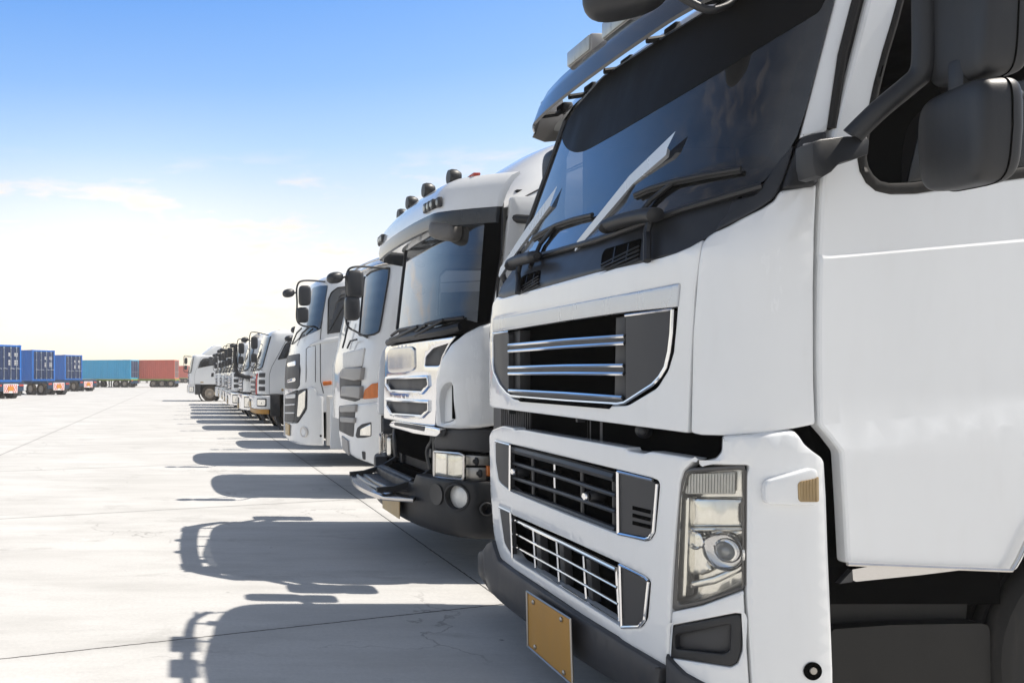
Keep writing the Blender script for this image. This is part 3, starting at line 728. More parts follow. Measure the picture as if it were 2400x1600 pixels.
    # wipers
    for pts in (zb3([(40, 375), (200, 305), (500, 215), (870, 140), (1260, 75)]), zb2([(465, 985), (520, 950), (650, 880), (800, 830), (955, 795)])):
        bm = NB(); rail(bm, K, pts, .035, .011, 8); rail(bm, K, [(x, y+7) for x, y in pts], .02, .008, 6)
        (x0_, y0_), (x1_, y1_) = pts[0], pts[2]
        rail(bm, K, [(x1_, y1_), ((x0_+x1_)/2-10, (y0_+y1_)/2+30), (x0_-8, y0_+70)], .03, .012, 8)
        part('wiper', bm, 'black_plastic', t)
    # --- sun visor, lights
    bm = NB(); prof = [(.0, 0.0), (.012, -.012), (.055, .11), (.10, .20), (.115, .212), (.09, .20), (.04, .11)]
    def vis(y, k):
        e = (y-4.3)/1.03; bow = .05*e*e+.9*max(0, abs(e)-.82)**1.5; drop = .10*max(0, abs(e)-.6)**1.3
        return Vector((2.20+bow+prof[k][0], y, 3.225-drop+prof[k][1]))
    ys = [4.3+1.06*math.sin(math.pi*(i/48-.5)) for i in range(49)]
    rows = [[bm.verts.new(vis(y, k)) for k in range(len(prof))] for y in ys]
    n = len(prof)
    for A, B in zip(rows, rows[1:]):
        for k in range(n): bm.faces.new((A[k], A[(k+1) % n], B[(k+1) % n], B[k]))
    bm.faces.new(rows[0]); bm.faces.new(rows[-1][::-1])
    vz = part('sun_visor', bm, 'visor_plastic', t)
    bm = NB()
    tube(bm, [Vector((2.33+.05*((y-4.3)/1.03)**2, y, 3.405)) for y in ys[2:-2]], .012, 8)
    part('visor_lip', bm, 'black_plastic', vz)
    for sg in (-1, 1):
        bm = NB(); f = lambda x, y, z: Vector((x, 4.3+sg*y, z))
        A_ = [f(2.30, 1.02, 3.17), f(2.40, 1.06, 3.15), f(2.54, 1.09, 3.17), f(2.56, 1.08, 3.30), f(2.50, 1.03, 3.42), f(2.40, .99, 3.44)]
        prism(bm, A_, (0, -sg*.012, 0)); part('visor_end', bm, 'grey_paint', vz)
    bm = NB()
    for y in (3.55, 3.95, 4.35, 4.75, 5.1): tube(bm, [(2.27, y, 3.24), (2.36, y-.01, 3.25), (2.42, y, 3.29)], .016, 8); box(bm, (2.38, y-.05, 3.265), (2.44, y+.05, 3.315), .008)
    parts('visor_bracket', bm, 'black_plastic', vz)
    for y in (4.69, 4.29, 3.89, 4.0+1.09):
        if y > 5: continue
        bm = NB(); box(bm, (2.30, y-.14, 3.435), (2.40, y+.14, 3.535), .012)
        for i in range(9): box(bm, (2.40, y-.13+i*.029, 3.44), (2.43, y-.118+i*.029, 3.53))
        for dy in (-.09, .09): box(bm, (2.33, y+dy-.015, 3.39), (2.37, y+dy+.015, 3.44))
        wlm = part('work_light', bm, 'grey_paint', t)
        bm = NB(); box(bm, (2.292, y-.13, 3.443), (2.302, y+.13, 3.527), .004); part('lens', bm, 'lamp_lens', wlm)
    # --- mirrors
    ms = thing('mirror_assembly', '', '', (2.36, 3.02, 2.4)); del ms['label']; del ms['category']; ms.location = Vector((2.36, 3.02, 2.4))-origin(t); ms.parent = t
    panel('mirror_mount', K, za1([(866, 1158), (890, 1080), (970, 862), (1010, 830), (1110, 806), (1150, 800), (1152, 850), (1095, 880), (1085, 1080), (1105, 1110), (1075, 1140)]), 'black_plastic', ms, .022, .06, .014, 8, g=.06)
    bm = NB(); hp = at(1895, 337, 2.985); hq = at(1895, 408, 2.985); tube(bm, [hp, hq], .017, 14); part('hinge_pin', bm, 'grey_paint', ms)
    bm = NB(); prism(bm, [at(x, y, 2.895) for x, y in (za1([(1058, 875), (1110, 850), (1270, 836), (1385, 830), (1408, 862), (1400, 945), (1300, 982), (1215, 988), (1180, 1050), (1120, 1086), (1078, 1076), (1060, 1000)]))], (0, .085, 0))
    bmesh.ops.bevel(bm, geom=[e for e in bm.edges if abs(e.verts[0].co.y-e.verts[1].co.y) < 1e-5], offset=.006, segments=2, affect='EDGES', profile=.5, clamp_overlap=True)
    part('mirror_arm', bm, 'black_plastic', ms)
    bm = NB(); tube(bm, bez([at(1998, 318, 2.91), at(2060, 258, 2.86), at(2130, 200, 2.82), at(2158, 172, 2.80), at(2168, 130, 2.79), at(2168, 0, 2.79), at(2168, -120, 2.79)], 6), .036, 14, flat=((.7, .7, 0), .8))
    box(bm, at(2258, 222, 2.66)-Vector((.03, .03, .05)), at(2258, 160, 2.66)+Vector((.03, .03, .03)), .012)
    part('mirror_arm', bm, 'black_plastic', ms)
    def mir(px0, px1, py0, py1, ym, wy, dx, p):
        xc = (((px0+px1)/2)-PX0)/F*ym; zc = H+(HY-(py0+py1)/2)/F*ym; hz = (py1-py0)/F*ym
        ax, ay = Vector((math.cos(R(12)), -math.sin(R(12)), 0)), Vector((math.sin(R(12)), math.cos(R(12)), 0))
        bm = NB(); f = lambda q: Vector((q.x*(1 if q.x > 0 else .85), q.y*(1-.10*max(0, -q.z)), q.z+.07*q.y*(1 if q.z < 0 else .4)))
        blob(bm, (xc, ym, zc), ax, ay, (0, 0, 1), (dx, wy, hz), p, 44, 30, warp=f)
        m_ = part('mirror_housing', bm, 'black_plastic', ms)
        bm = NB(); blob(bm, Vector((xc, ym, zc))+ax*dx*.44, ax, ay, (0, 0, 1), (.02, wy*.74, hz*.8), 6, 24, 8); part('mirror_glass', bm, 'chrome', m_)
        bm = NB(); L_ = []
        for i in range(61):
            v = 2*math.pi*i/60; e = lambda w: math.copysign(abs(w)**(2/p), w)
            q = f(Vector((.30, e(math.cos(v)), e(math.sin(v))))); L_.append(Vector((xc, ym, zc))+ax*(q.x*dx/2)+ay*(q.y*wy/2*1.004)+Vector((0, 0, q.z*hz/2*1.004)))
        tube(bm, L_, .0025, 4); part('seam', bm, 'void', m_)
        return m_
    mir(2178, 2392, -190, 192, 2.66, .30, .15, 7)
    mir(2156, 2372, 205, 441, 2.64, .32, .14, 5)
    # kerb mirror above the windscreen
    bm = NB(); blob(bm, (1.93, 3.52, 3.285), Vector((.8, -.6, 0)), Vector((.6, .8, 0)), (0, 0, 1), (.34, .2, .24), 2.8); km = part('kerb_mirror', bm, 'black_plastic', t)
    bm = NB(); tube(bm, bez([(2.34, 3.42, 3.20), (2.28, 3.405, 3.155), (2.2, 3.41, 3.15), (2.08, 3.45, 3.25), (1.97, 3.5, 3.36)], 6), .016, 10); part('mirror_arm', bm, 'black_plastic', km)
    # far side mirror
    bm = NB(); blob(bm, (2.63, 5.72, 2.92), (1, 0, 0), (0, 1, 0), (0, 0, 1), (.13, .2, .55), 4.5, warp=lambda q: Vector((q.x*(.75+.25*q.z), q.y, q.z))); blob(bm, (2.64, 5.70, 2.48), (1, 0, 0), (0, 1, 0), (0, 0, 1), (.12, .2, .28), 5)
    fm = part('mirror_housing', bm, 'black_plastic', t); bm = NB(); tube(bm, bez([(2.45, 5.5, 2.4), (2.53, 5.58, 2.45), (2.62, 5.66, 2.66)], 5), .03, 10); part('mirror_arm', bm, 'black_plastic', fm)
    # --- gap between panel and bumper
    bm = NB(); K2 = Skin(4.3, 1.15, 1.96, .45, 4, .06)
    fpz = [1.30+i*.014 for i in range(16)]
    for i in range(38): box(bm, (1.975+.02, 3.95+i*.03, 1.27), (2.02, 3.96+i*.03, 1.43))
    box(bm, (2.0, 3.85, 1.2), (2.1, 5.2, 1.45)); part('radiator', bm, 'radiator', t)
    bm = NB()
    for z in (1.40, 1.42, 1.44, 1.46, 1.48): box(bm, (1.955, 4.0, z), (1.975, 4.85, z+.006))
    for y in (4.0, 4.84): box(bm, (1.95, y-.01, 1.37), (1.99, y+.01, 1.5), .003)
    part('intake_grid', bm, 'dark_plastic', t)
    for yy, zz in ((3.55, 1.36), (4.98, 1.44)):
        bm = NB(); lathe(bm, (2.03, yy, zz), (-.6, -.8, 0), [(0, -.06), (.035, -.06), (.035, .02), (.026, .03), (.02, .05), (.012, .055), (.012, .085), (0, .09)], 18); part('panel_hinge', bm, 'black_plastic', t)
    # --- bumper
    wb = z8([(62, 145), (78, 112), (140, 88), (200, 102), (208, 114), (250, 110), (345, 128), (600, 172), (852, 216), (856, 232), (950, 248), (985, 236), (1150, 262), (1272, 282), (1225, 305), (1180, 350), (1160, 420), (1140, 640), (1120, 900), (1108, 1110), (1105, 1230), (1085, 1477), (1020, 1442), (832, 1336), (812, 1310), (600, 1180), (400, 1045), (205, 915), (110, 842), (88, 700), (70, 480)])
    up_h = z8([(97, 178), (400, 250), (805, 348), (1000, 396), (1030, 408), (1037, 432), (1012, 700), (988, 740), (960, 750), (805, 712), (500, 595), (182, 464), (118, 408), (100, 300)])
    lo_h = z8([(120, 556), (188, 588), (192, 604), (500, 740), (800, 878), (815, 886), (960, 958), (986, 985), (968, 1195), (935, 1243), (828, 1246), (500, 1040), (205, 855), (150, 765)])
    def brel(a, z): return .03*max(0, 1-((z-1.2)/.14)**2) if z > 1.06 else 0
    bp = panel('bumper', KB, wb, 'white_paint', t, .008, .07, .014, 6, [up_h, lo_h], None, .06)
    bm = NB()
    for q in (up_h, lo_h): skin_poly(bm, KB, tosz(KB, [(x+0, y) for x, y in q], -.10, 3, 9), -.10, .02, .003, g=.12)
    part('grille_backing', bm, 'void', bp)
    def plate(q, trims, m_='charcoal_plate'):
        p_ = panel('bumper_plate', KB, z8(q), m_, bp, .004, .03, .003, 6)
        bm = NB()
        for tr in trims: rail(bm, KB, z8(tr), .009, .0065, 6)
        part('plate_trim', bm, 'chrome', p_); return p_
    plate([(101, 184), (182, 204), (181, 458), (119, 404), (103, 300)], [[(100, 180), (184, 202)], [(185, 202), (183, 464)]])
    p2 = plate([(806, 360), (1003, 408), (1027, 430), (1003, 692), (974, 732), (809, 703)], [[(803, 354), (1003, 403)], [(803, 355), (806, 708)], [(806, 710), (960, 742), (985, 735), (1006, 698), (1028, 425)]])
    bm = NB()
    for y in (550, 593, 636): skin_poly(bm, KB, tosz(KB, z8([(887, y), (992, y+25), (990, y+48), (886, y+22)]), .0055, 1, 6), .0055, .008, .001, g=.2)
    part('plate_slot', bm, 'void', p2)
    plate([(124, 564), (186, 592), (194, 835), (152, 760)], [[(122, 558), (188, 588)], [(188, 588), (197, 850)]])
    plate([(822, 896), (958, 966), (976, 990), (955, 1198), (924, 1237), (833, 1238)], [[(814, 888), (958, 960), (975, 980)], [(814, 888), (824, 1245)], [(824, 1247), (925, 1244), (955, 1205), (978, 985)]])
    # upper lower-grille
    bm = NB()
    for (a, b_, r_) in (((190, 222), (797, 388), .024), ((190, 300), (797, 492), .012), ((195, 386), (797, 585), .012), ((190, 458), (797, 690), .016)): rail(bm, KB, z8([a, ((a[0]+b_[0])/2, (a[1]+b_[1])/2-3), b_]), -.022, r_, 8, flat=((1, 0, 0), 1))
    for x, ya, yb in ((318, 250, 506), (600, 330, 605), (783, 385, 690), (196, 225, 460)): rail(bm, KB, z8([(x, ya), (x+3, yb)]), -.035, .009, 6)
    rail(bm, KB, z8([(440, 300), (444, 545)]), -.03, .006, 6)
    part('grille_bar', bm, 'dark_plastic', bp)
    bm = NB(); rail(bm, KB, z8([(441, 302), (442, 345)]), -.016, .005, 6); rail(bm, KB, z8([(441, 388), (443, 448)]), -.016, .005, 6); parts('bright_bar', bm, 'chrome', bp)
    for (x, y) in ((236, 355), (658, 497)):
        a, z = KB.inv(*z8([(x, y)])[0], -.03); c = KB.pt(a, z, -.05); bm = NB(); lathe(bm, c, (-1, -.1, 0), [(0, -.03), (.03, -.03), (.034, .0), (.03, .02), (.02, .04)], 16); e = part('tow_eye', bm, 'black_plastic', bp)
        bm = NB(); lathe(bm, c+Vector((-.04, 0, 0)), (-1, -.1, 0), [(.02, 0), (.022, .01), (.016, .022), (0, .026)], 16); part('knob', bm, 'chrome', e)
    # lower grille
    bm = NB()
    for (a, b_, r_) in (((190, 622), (795, 915), .011), ((195, 700), (800, 1020), .007), ((200, 775), (805, 1115), .007), ((205, 848), (812, 1222), .007)): rail(bm, KB, z8([a, ((a[0]+b_[0])/2, (a[1]+b_[1])/2-4), b_]), -.018, r_, 8)
    for x, ya, yb, dx in ((194, 610, 848, 10), (318, 690, 905, 12), (452, 757, 985, 14), (606, 838, 1082, 16), (795, 912, 1220, 18)): rail(bm, KB, z8([(x, ya), (x+dx, yb)]), -.022, .0055, 6)
    part('grille_bar', bm, 'chrome', bp)
    bm = NB()
    for x, ya, yb, dx in ((330, 700, 915, 12), (465, 766, 995, 14), (620, 850, 1090, 16)): skin_poly(bm, KB, tosz(KB, z8([(x, ya), (x+26, ya+12), (x+26+dx, yb+12), (x+dx, yb)]), -.05, 0, 9), -.05, .04, .003, g=.2)
    parts('grille_rib', bm, 'charcoal_plate', bp)
    # black lower bumper
    KL = Skin(4.3, 1.27, lambda z: 1.84 if z > .3 else 1.84+.10*(.3-z)/.1, .5, 4, .06)
    top = z8([(28, 800), (48, 765), (78, 748), (92, 800), (114, 862), (205, 930), (400, 1062), (600, 1195), (808, 1325), (850, 1352), (1015, 1450), (1076, 1484), (1048, 1500), (1040, 1560)])
    tz = [KL.inv(x, y, 0) for x, y in dens(top, 10, False)]; a1 = tz[-1][0]
    tz = tz+[(a1+.01, .34), (a1-.04, .27)]
    a0 = tz[0][0]; tz += [(a1-.1-(a1-.1-a0)*i/30, .215) for i in range(31)]
    bm = NB(); skin_poly(bm, KL, tz, .004, .12, .02, g=.08); lb = part('lower_bumper', bm, 'bumper_plastic', t)
    sz_ = [(a1+.02, .47), (a1+.02, .28), (a1+.06, .23), (KL.L+.12, .23), (KL.L+.12, .36), (a1+.3, .37), (a1+.1, .42)]
    bm = NB(); skin_poly(bm, KL, dens(sz_, .05), .0, .1, .02, g=.08); part('bumper_corner', bm, 'bumper_plastic', lb)
    bm = NB(); skin_poly(bm, KL, [(-KL.L-.1, .25), (-KL.L-.1, .50), (a0-.05, .50), (a0+.03, .47), (a0+.02, .25)], .0, .08, .02, g=.1)
    part('bumper_side', bm, 'bumper_plastic', lb)
    # number plate on its bracket
    bm = NB(); Yp = lambda px: 1.80/((px-PX0)/F)
    Q = [at(x, y, Yp(x)) for x, y in z8([(284, 1041), (536, 1200), (549, 1582), (291, 1356)])]
    A = [bm.verts.new(q) for q in Q]; f = bm.faces.new(A); bmesh.ops.solidify(bm, geom=[f], thickness=.006)
    pl = part('number_plate', bm, 'yellow_plate', t, 20)
    bm = NB()
    cen = sum(Q, Vector())/4; nrm = (Q[1]-Q[0]).cross(Q[3]-Q[0]).normalized()
    if nrm.x > 0: nrm = -nrm
    tube(bm, [q+nrm*.003 for q in Q+Q[:1]], .006, 4, cap=False)
    part('plate_rim', bm, 'steel', pl)
    bm = NB()
    for u_, v_ in ((.16, .12), (.80, .10), (.18, .90), (.82, .92)):
        p = Q[0]*(1-u_)*(1-v_)+Q[1]*u_*(1-v_)+Q[2]*u_*v_+Q[3]*(1-u_)*v_; lathe(bm, p, nrm, [(.012, 0), (.012, .006), (.006, .01), (0, .01)], 10)
    parts('screw', bm, 'steel', pl)
    # --- lower corner with headlight
    KC = KB
    hl = [(232, 400), (250, 350), (285, 334), (570, 318), (606, 318), (604, 480), (602, 800), (599, 1030), (350, 1117), (200, 1152), (180, 1142), (181, 1100), (200, 800), (215, 500)]
    cf = panel('corner_fairing', KC, za2([(466, 152), (640, 141), (870, 118), (908, 118), (930, 150), (955, 192), (1000, 230), (1050, 265), (1070, 296), (1082, 500), (1092, 800), (1105, 1100), (1120, 1500), (1124, 1800), (645, 1800), (636, 1560), (618, 1300), (604, 1040), (607, 480), (608, 370), (624, 324), (325, 318), (345, 296), (430, 276), (460, 240)]), 'white_paint', t, .008, .06, .02, 6, g=.07,
               relief=lambda a, z: (-.05*min(1, max(0, (z-1.36)/.1))**1.5 if z > 1.36 else 0))
    panel('lower_corner', KC, za2([(180, 1156), (350, 1122), (598, 1036), (612, 1300), (630, 1560), (638, 1800), (520, 1800), (300, 1560), (157, 1477), (168, 1300)]), 'white_paint', t, .008, .06, .012, 4, [za2([(173, 1240), (548, 1170), (586, 1174), (594, 1200), (585, 1385), (560, 1455), (520, 1476), (165, 1420)])], g=.07)
    fb = panel('fog_cover', KC, za2([(175, 1243), (548, 1173), (583, 1177), (591, 1200), (582, 1385), (558, 1452), (520, 1472), (168, 1418)]), 'black_plastic', t, .004, .03, .008, 8, [za2([(200, 1290), (480, 1235), (520, 1230), (515, 1380), (480, 1400), (200, 1370)])])
    bm = NB(); skin_poly(bm, KC, tosz(KC, za2([(190, 1280), (530, 1222), (525, 1400), (190, 1380)]), -.025, 6, 9), -.025, .02, .004, g=.1); part('fog_recess', bm, 'charcoal_plate', fb)
    # marker lamp
    mk = panel('marker_lamp', KC, za2([(717, 440), (735, 407), (995, 336), (1022, 342), (1028, 365), (1033, 540), (1012, 550), (740, 545), (719, 520)]), 'white_paint', t, .04, .05, .01, 12, relief=lambda a, z: 0)
    panel('lens', KC, za2([(909, 425), (925, 410), (1008, 395), (1030, 380), (1032, 530), (925, 529), (912, 515)]), 'amber_dull', mk, .044, .03, .004, 6)
    bm = NB()
    for i in range(6): rail(bm, KC, za2([(928+i*17, 412-i*4), (930+i*17, 526)]), .044, .0035, 5)
    part('lens_rib', bm, 'amber_dull', mk)
    # round cap opening
    a, z = KC.inv(*za2([(989, 1497)])[0], .008); c = KC.pt(a, z, .0); nx_ = KC.plan(a); nv = Vector((nx_[2], nx_[3], 0))
    bm = NB(); lathe(bm, c+nv*.0105, nv, [(.033, -.002), (.034, .001), (.030, .001), (.0, .0015)], 28); cp = part('cap_opening', bm, 'void', t)
    bm = NB(); lathe(bm, c+nv*.013-Vector((0, 0, -.002)), nv, [(.014, 0), (.013, .003), (0, .004)], 14); part('cap_bolt', bm, 'steel', cp)
    # headlight
    bm = NB(); skin_poly(bm, KC, tosz(KC, za2(hl), -.09, 4, 9), -.09, .02, .003, g=.08); hd = part('headlight', bm, 'reflector', t); bm = NB(); skin_poly(bm, KC, tosz(KC, za2(hl), -.002, 6, 9), -.002, .09, .008, [tosz(KC, za2([(258, 420), (272, 372), (300, 358), (552, 345), (600, 350), (600, 480), (598, 1005), (350, 1088), (232, 1112), (215, 1095), (226, 800), (240, 500)]), -.002, 6, 9)], g=.2)
    part('headlight_frame', bm, 'lamp_frame', hd)
    bm = NB()
    skin_poly(bm, KC, tosz(KC, za2([(288, 505), (600, 512), (602, 670), (285, 672)]), -.045, 5, 9), -.045, .03, .012, g=.08)
    skin_poly(bm, KC, tosz(KC, za2([(285, 700), (376, 700), (388, 880), (420, 920), (350, 950), (275, 945)]), -.05, 5, 9), -.05, .03, .012, g=.08)
    skin_poly(bm, KC, tosz(KC, za2([(285, 985), (420, 955), (598, 880), (598, 925), (430, 1000), (285, 1028)]), -.03, 4, 9), -.03, .04, .01, g=.08)
    skin_poly(bm, KC, tosz(KC, za2([(285, 675), (600, 676), (600, 698), (285, 700)]), -.03, 2, 9), -.03, .05, .008, g=.08)
    skin_poly(bm, KC, tosz(KC, za2([(246, 500), (284, 500), (268, 1000), (262, 1070), (226, 1085)]), -.025, 3, 9), -.025, .05, .01, g=.08)
    part('reflector', bm, 'reflector', hd)
    def lensat(x, y, off, prof, m_, nm, seg=28):
        a, z = KC.inv(*za2([(x, y)])[0], off); c = KC.pt(a, z, off); nx_ = KC.plan(a); nv = Vector((nx_[2], nx_[3]*.6, 0)).normalized()
        bm = NB(); lathe(bm, c, nv, prof, seg); return part(nm, bm, m_, hd)
    lensat(492, 808, -.05, [(.03, -.03), (.066, -.02), (.076, .02), (.070, .027), (.060, .0), (.046, -.012)], 'chrome', 'bezel')
    lensat(492, 808, -.05, [(.045, -.01), (.043, .008), (.037, .010), (.033, .0)], 'chrome', 'bezel_ring')
    lensat(492, 808, -.05, [(.036, .0), (.031, .014), (.02, .024), (.01, .028), (0, .029)], 'lens_glass', 'projector')
    lensat(332, 745, -.05, [(.02, -.02), (.034, -.01), (.038, .02), (.034, .022), (.028, .0), (0, -.015)], 'chrome', 'bowl')
    bm = NB()
    for i in range(17):
        x = 268+i*17; rail(bm, KC, za2([(x, 366), (x-2, 478)]), -.022, .0045, 6)
    skin_poly(bm, KC, tosz(KC, za2([(262, 372), (552, 352), (548, 484), (256, 484)]), -.027, 4, 9), -.027, .02, .006, g=.08); part('indicator', bm, 'lens_white', hd)
    panel('headlight_cover', KC, za2([(254, 420), (268, 368), (298, 354), (552, 341), (603, 345), (603, 480), (600, 1010), (350, 1093), (228, 1117), (211, 1100), (222, 800), (236, 500)]), 'clear_lens', hd, .003, .004, .001, 8, g=.1)
    # dark gap above headlight and between fairing and door
    # hose in the gap
    bm = NB(); hp = bez([at(1938, 1000, 3.2), at(1948, 1030, 3.17), at(1960, 1062, 3.15), at(1968, 1100, 3.17), at(1964, 1150, 3.25)], 10)
    tube(bm, hp, [.03+.006*(i % 2) for i in range(len(hp))], 12); part('hose', bm, 'rubber', t)
    # --- step well and wheel
    bm = NB(); px = lambda x, y: ((zb1([(x, y)])[0][0]-PX0)/F*3.1, H+(HY-zb1([(x, y)])[0][1])/F*3.1)
    def slab(pts, y0, y1, m_, nm, par=t, bev=.015):
        bm = NB(); prism(bm, [(px(*q)[0], y0, px(*q)[1]) for q in rnd(pts, 40)], (0, y1-y0, 0))
        es = [e for e in bm.edges if abs(e.verts[0].co.y-e.verts[1].co.y) < 1e-6 and e.verts[0].co.y == y0]
        bmesh.ops.bevel(bm, geom=es, offset=bev, segments=3, affect='EDGES', profile=.5)
        return part(nm, bm, m_, par)
    st = slab([(380, 150), (2080, 240), (2075, 330), (1950, 420), (1915, 780), (1900, 2300), (380, 2300)], 3.16, 3.6, 'step_plastic', 'step_well')
    slab([(390, 845), (1000, 800), (1900, 785), (1985, 800), (2005, 860), (2025, 2300), (390, 2300)], 3.10, 3.158, 'step_plastic', 'step_panel', st, .02)
    bm = NB(); prism(bm, [at(x, y, 3.09) for x, y in zb1([(600, 235), (760, 205), (1750, 235), (1300, 290), (640, 358), (608, 345)])], (0, .10, 0)); part('step_edge', bm, 'worn_chrome', st)
    bm = NB(); prism(bm, [at(x, y, 3.088) for x, y in zb1([(470, 380), (600, 240), (606, 345), (600, 360)])], (0, .10, 0)); part('step_end', bm, 'charcoal_plate', st)
    running_gear(t, 4.3, 1.9, 3.60, 7.3, .5, .5, 1.07)
    bm = NB()
    for a0_, y0 in ((0, 3.1),):
        lathe(bm, (3.6, 3.32, .5), (0, -1, 0), [(.60, -.2), (.60, .16), (.62, .16), (.62, -.2)], 24, arc=(R(0), R(180)))
    part('mudguard', bm, 'black_plastic', t)
    return t
mat('step_plastic', (.006, .0055, .005), .5, 0, 0, .3, 6, dirt=.1, dirtcol=(.03, .026, .022), bump=.08, bscale=90, spec=.35)
mat('reflection_black', (.008, .0075, .007), .5, 0, 0, .1, 8, spec=.12)  # black of the visor reflection drawn on the windscreen
mat('grey_plastic', (.12, .115, .11), .5, 0, 0, .1, 8, dirt=.15, dirtcol=(.2, .18, .15))
mat('lamp_frame', (.11, .105, .10), .35, .2, .3, .1, 8)
mat('visor_plastic', (.018, .021, .026), .16, 0, .5, .08, 4, dirt=.06, dirtcol=(.12, .12, .12))
mat('lens_glass', (.32, .34, .36), .05, .3, .8, .05, 10)
truck_near()

# ------------------------------------------------------------------ second truck: chrome front, grille flap folded open
def truck_chrome():
    t = thing('truck', 'white truck with bright chrome front and lower grille flap hanging open, behind the nearest truck', 'truck', (2.0, 7.47, 0), GRP)
    yc = 7.47
    def x0(z): return 1.98 if z < 1.95 else 1.98+.20*(z-1.95)
    K = Skin(yc, 1.27, x0, .5, 4, .06)
    KU = Skin(yc, 1.27, lambda z: 1.98, .5, 4, .06)
    KB = Skin(yc, 1.29, lambda z: 1.90 if z > .42 else 1.90+.28*(.42-z), .5, 4, .09)
    bm = NB(); shell(bm, Skin(yc, 1.22, x0, .5, 4, .06), [(.85, -.12), (1.93, -.06)], 4.1); part('cab_frame', bm, 'void', t)
    # sides, back and high roof
    bm = NB()
    for sg in (-1, 1):
        e = K.L+.05
        rows = [[bm.verts.new(KU.pt(sg*(KU.L-.10+i*.24), z, .0)) for i in range(9)] for z in (.95, 1.5, 1.95)]
        for A, B in zip(rows, rows[1:]):
            for i in range(8): bm.faces.new((A[i], A[i+1], B[i+1], B[i]))
        bmesh.ops.solidify(bm, geom=[f for f in bm.faces if all(v in sum(rows, []) for v in f.verts)], thickness=.04)
    box(bm, (4.15, yc-1.25, .95), (4.2, yc+1.25, 3.3))
    part('cab_body', bm, 'white_paint', t)
    # door with window opening on the near side, plain on the far side
    def X_(px, y=6.2): return (px-PX0)/F*y
    for sg in (1, -1):
        f = lambda x: sg*KU.s_at(x-1.98)
        hole = [(f(2.80), 2.02), (f(2.76), 2.12), (f(2.78), 2.68), (f(2.84), 2.75), (f(3.35), 2.75), (f(3.40), 2.70), (f(3.42), 2.05), (f(3.38), 1.98)]
        bm = NB(); skin_poly(bm, KU, dens(rnd([(f(2.40), 1.95), (f(2.46), 2.45), (f(2.52), 2.98), (f(4.15), 2.98), (f(4.15), 1.95)], .03), .06), .004, .04, .01, [dens(rnd(hole, .06), .05)], g=.12)
        d_ = part('door', bm, 'white_paint', t)
        bm = NB(); szrail(bm, KU, hole+hole[:1], .006, .014, 6); part('window_seal', bm, 'rubber', d_)
        bm = NB(); szrail(bm, KU, [(f(2.56), 1.0), (f(2.56), 1.95)], .002, .008, 4); part('door_gap', bm, 'void', d_)
    bm = NB(); box(bm, (2.3, yc-1.18, 1.85), (4.1, yc+1.18, 1.95)); box(bm, (3.95, yc-1.2, 1.9), (4.1, yc+1.2, 3.1)); box(bm, (2.6, yc-1.18, 2.98), (4.1, yc+1.18, 3.05)); blob(bm, (2.45, yc, 2.0), (1, 0, 0), (0, 1, 0), (0, 0, 1), (.5, 2.2, .3), 4)
    part('interior', bm, 'interior', t)
    for yy in (yc-.62, yc+.62):
        bm = NB(); blob(bm, (3.3, yy, 2.3), (1, 0, -.15), (0, 1, 0), (0, 0, 1), (.2, .5, .8), 4); blob(bm, (3.35, yy, 2.8), (1, 0, 0), (0, 1, 0), (0, 0, 1), (.12, .3, .2), 3); part('seat', bm, 'seat_fabric', t)
    # roof: dome rising to the back
    bm = NB(); KR = Skin(yc, 1.262, lambda z: (2.2+(z-2.9)*1.6 if z < 3.04 else 2.424+(z-3.04)*.55+max(0, z-3.12)**2*1.5), .5, 4, .06, lambda z: 1-max(0, z-3.05)*.42)
    shell(bm, KR, [(2.9, 0), (2.96, .005), (3.04, 0), (3.14, -.01), (3.26, -.02), (3.38, -.03), (3.48, -.04), (3.56, -.09), (3.61, -.22)], 4.2); part('roof', bm, 'white_paint', t)
    bm = NB()
    szrail(bm, KR, [(KR.L-.25, 2.98), (KR.L-.15, 3.15), (KR.L+.05, 3.32), (KR.L+.35, 3.40), (KR.L+1.3, 3.43)], .002, .007, 6); part('roof_seam', bm, 'black_plastic', t)
    # windscreen
    ws = z4([(520, 700), (455, 1300), (600, 1310), (720, 1290), (930, 1230), (1030, 1255), (1104, 1248), (1180, 760), (1190, 450), (860, 450), (700, 500), (540, 690)])
    panel('windscreen', K, ws, 'windscreen_glass', t, .008, .006, .001, 8, g=.07)
    panel('windscreen_border', K, z4([(1078, 460), (1194, 420), (1185, 760), (1108, 1246), (1020, 1262), (1045, 900)]), 'void', t, .022, .012, .002, 4)
    bm = NB(); rail(bm, K, z4([(515, 745), (485, 1000), (452, 1300)]), .012, .012); rail(bm, K, z4([(395, 1395), (450, 1370), (600, 1345), (800, 1312), (900, 1285)]), .02, .035, 8); rail(bm, K, z4([(1198, 400), (1186, 760), (1104, 1250)]), .006, .012)
    part('windscreen_seal', bm, 'black_plastic', t)
    # wipers
    for pts in ([(415, 1345), (470, 1305), (600, 1280), (660, 1275)], [(590, 1320), (660, 1262), (780, 1235), (925, 1218)]):
        bm = NB(); rail(bm, K, z4(pts), .04, .014, 8); rail(bm, K, z4([pts[2], (pts[1][0]-20, pts[1][1]+50), (pts[0][0]-10, pts[0][1]+25)]), .05, .014, 8); part('wiper', bm, 'black_plastic', t)
    # visor: white cap over smoked blade
    bm = NB(); N = 48
    def vz(prof, w, xf):
        rows = []
        for i in range(N+1):
            e = math.sin(math.pi*(i/N-.5)); y = yc-e*w
            b = .07*e*e+.42*max(0, abs(e)-.72)**1.5*5.5
            rows.append([Vector((xf+b+x, y, z-.03*abs(e)**3)) for x, z in prof])
        return rows
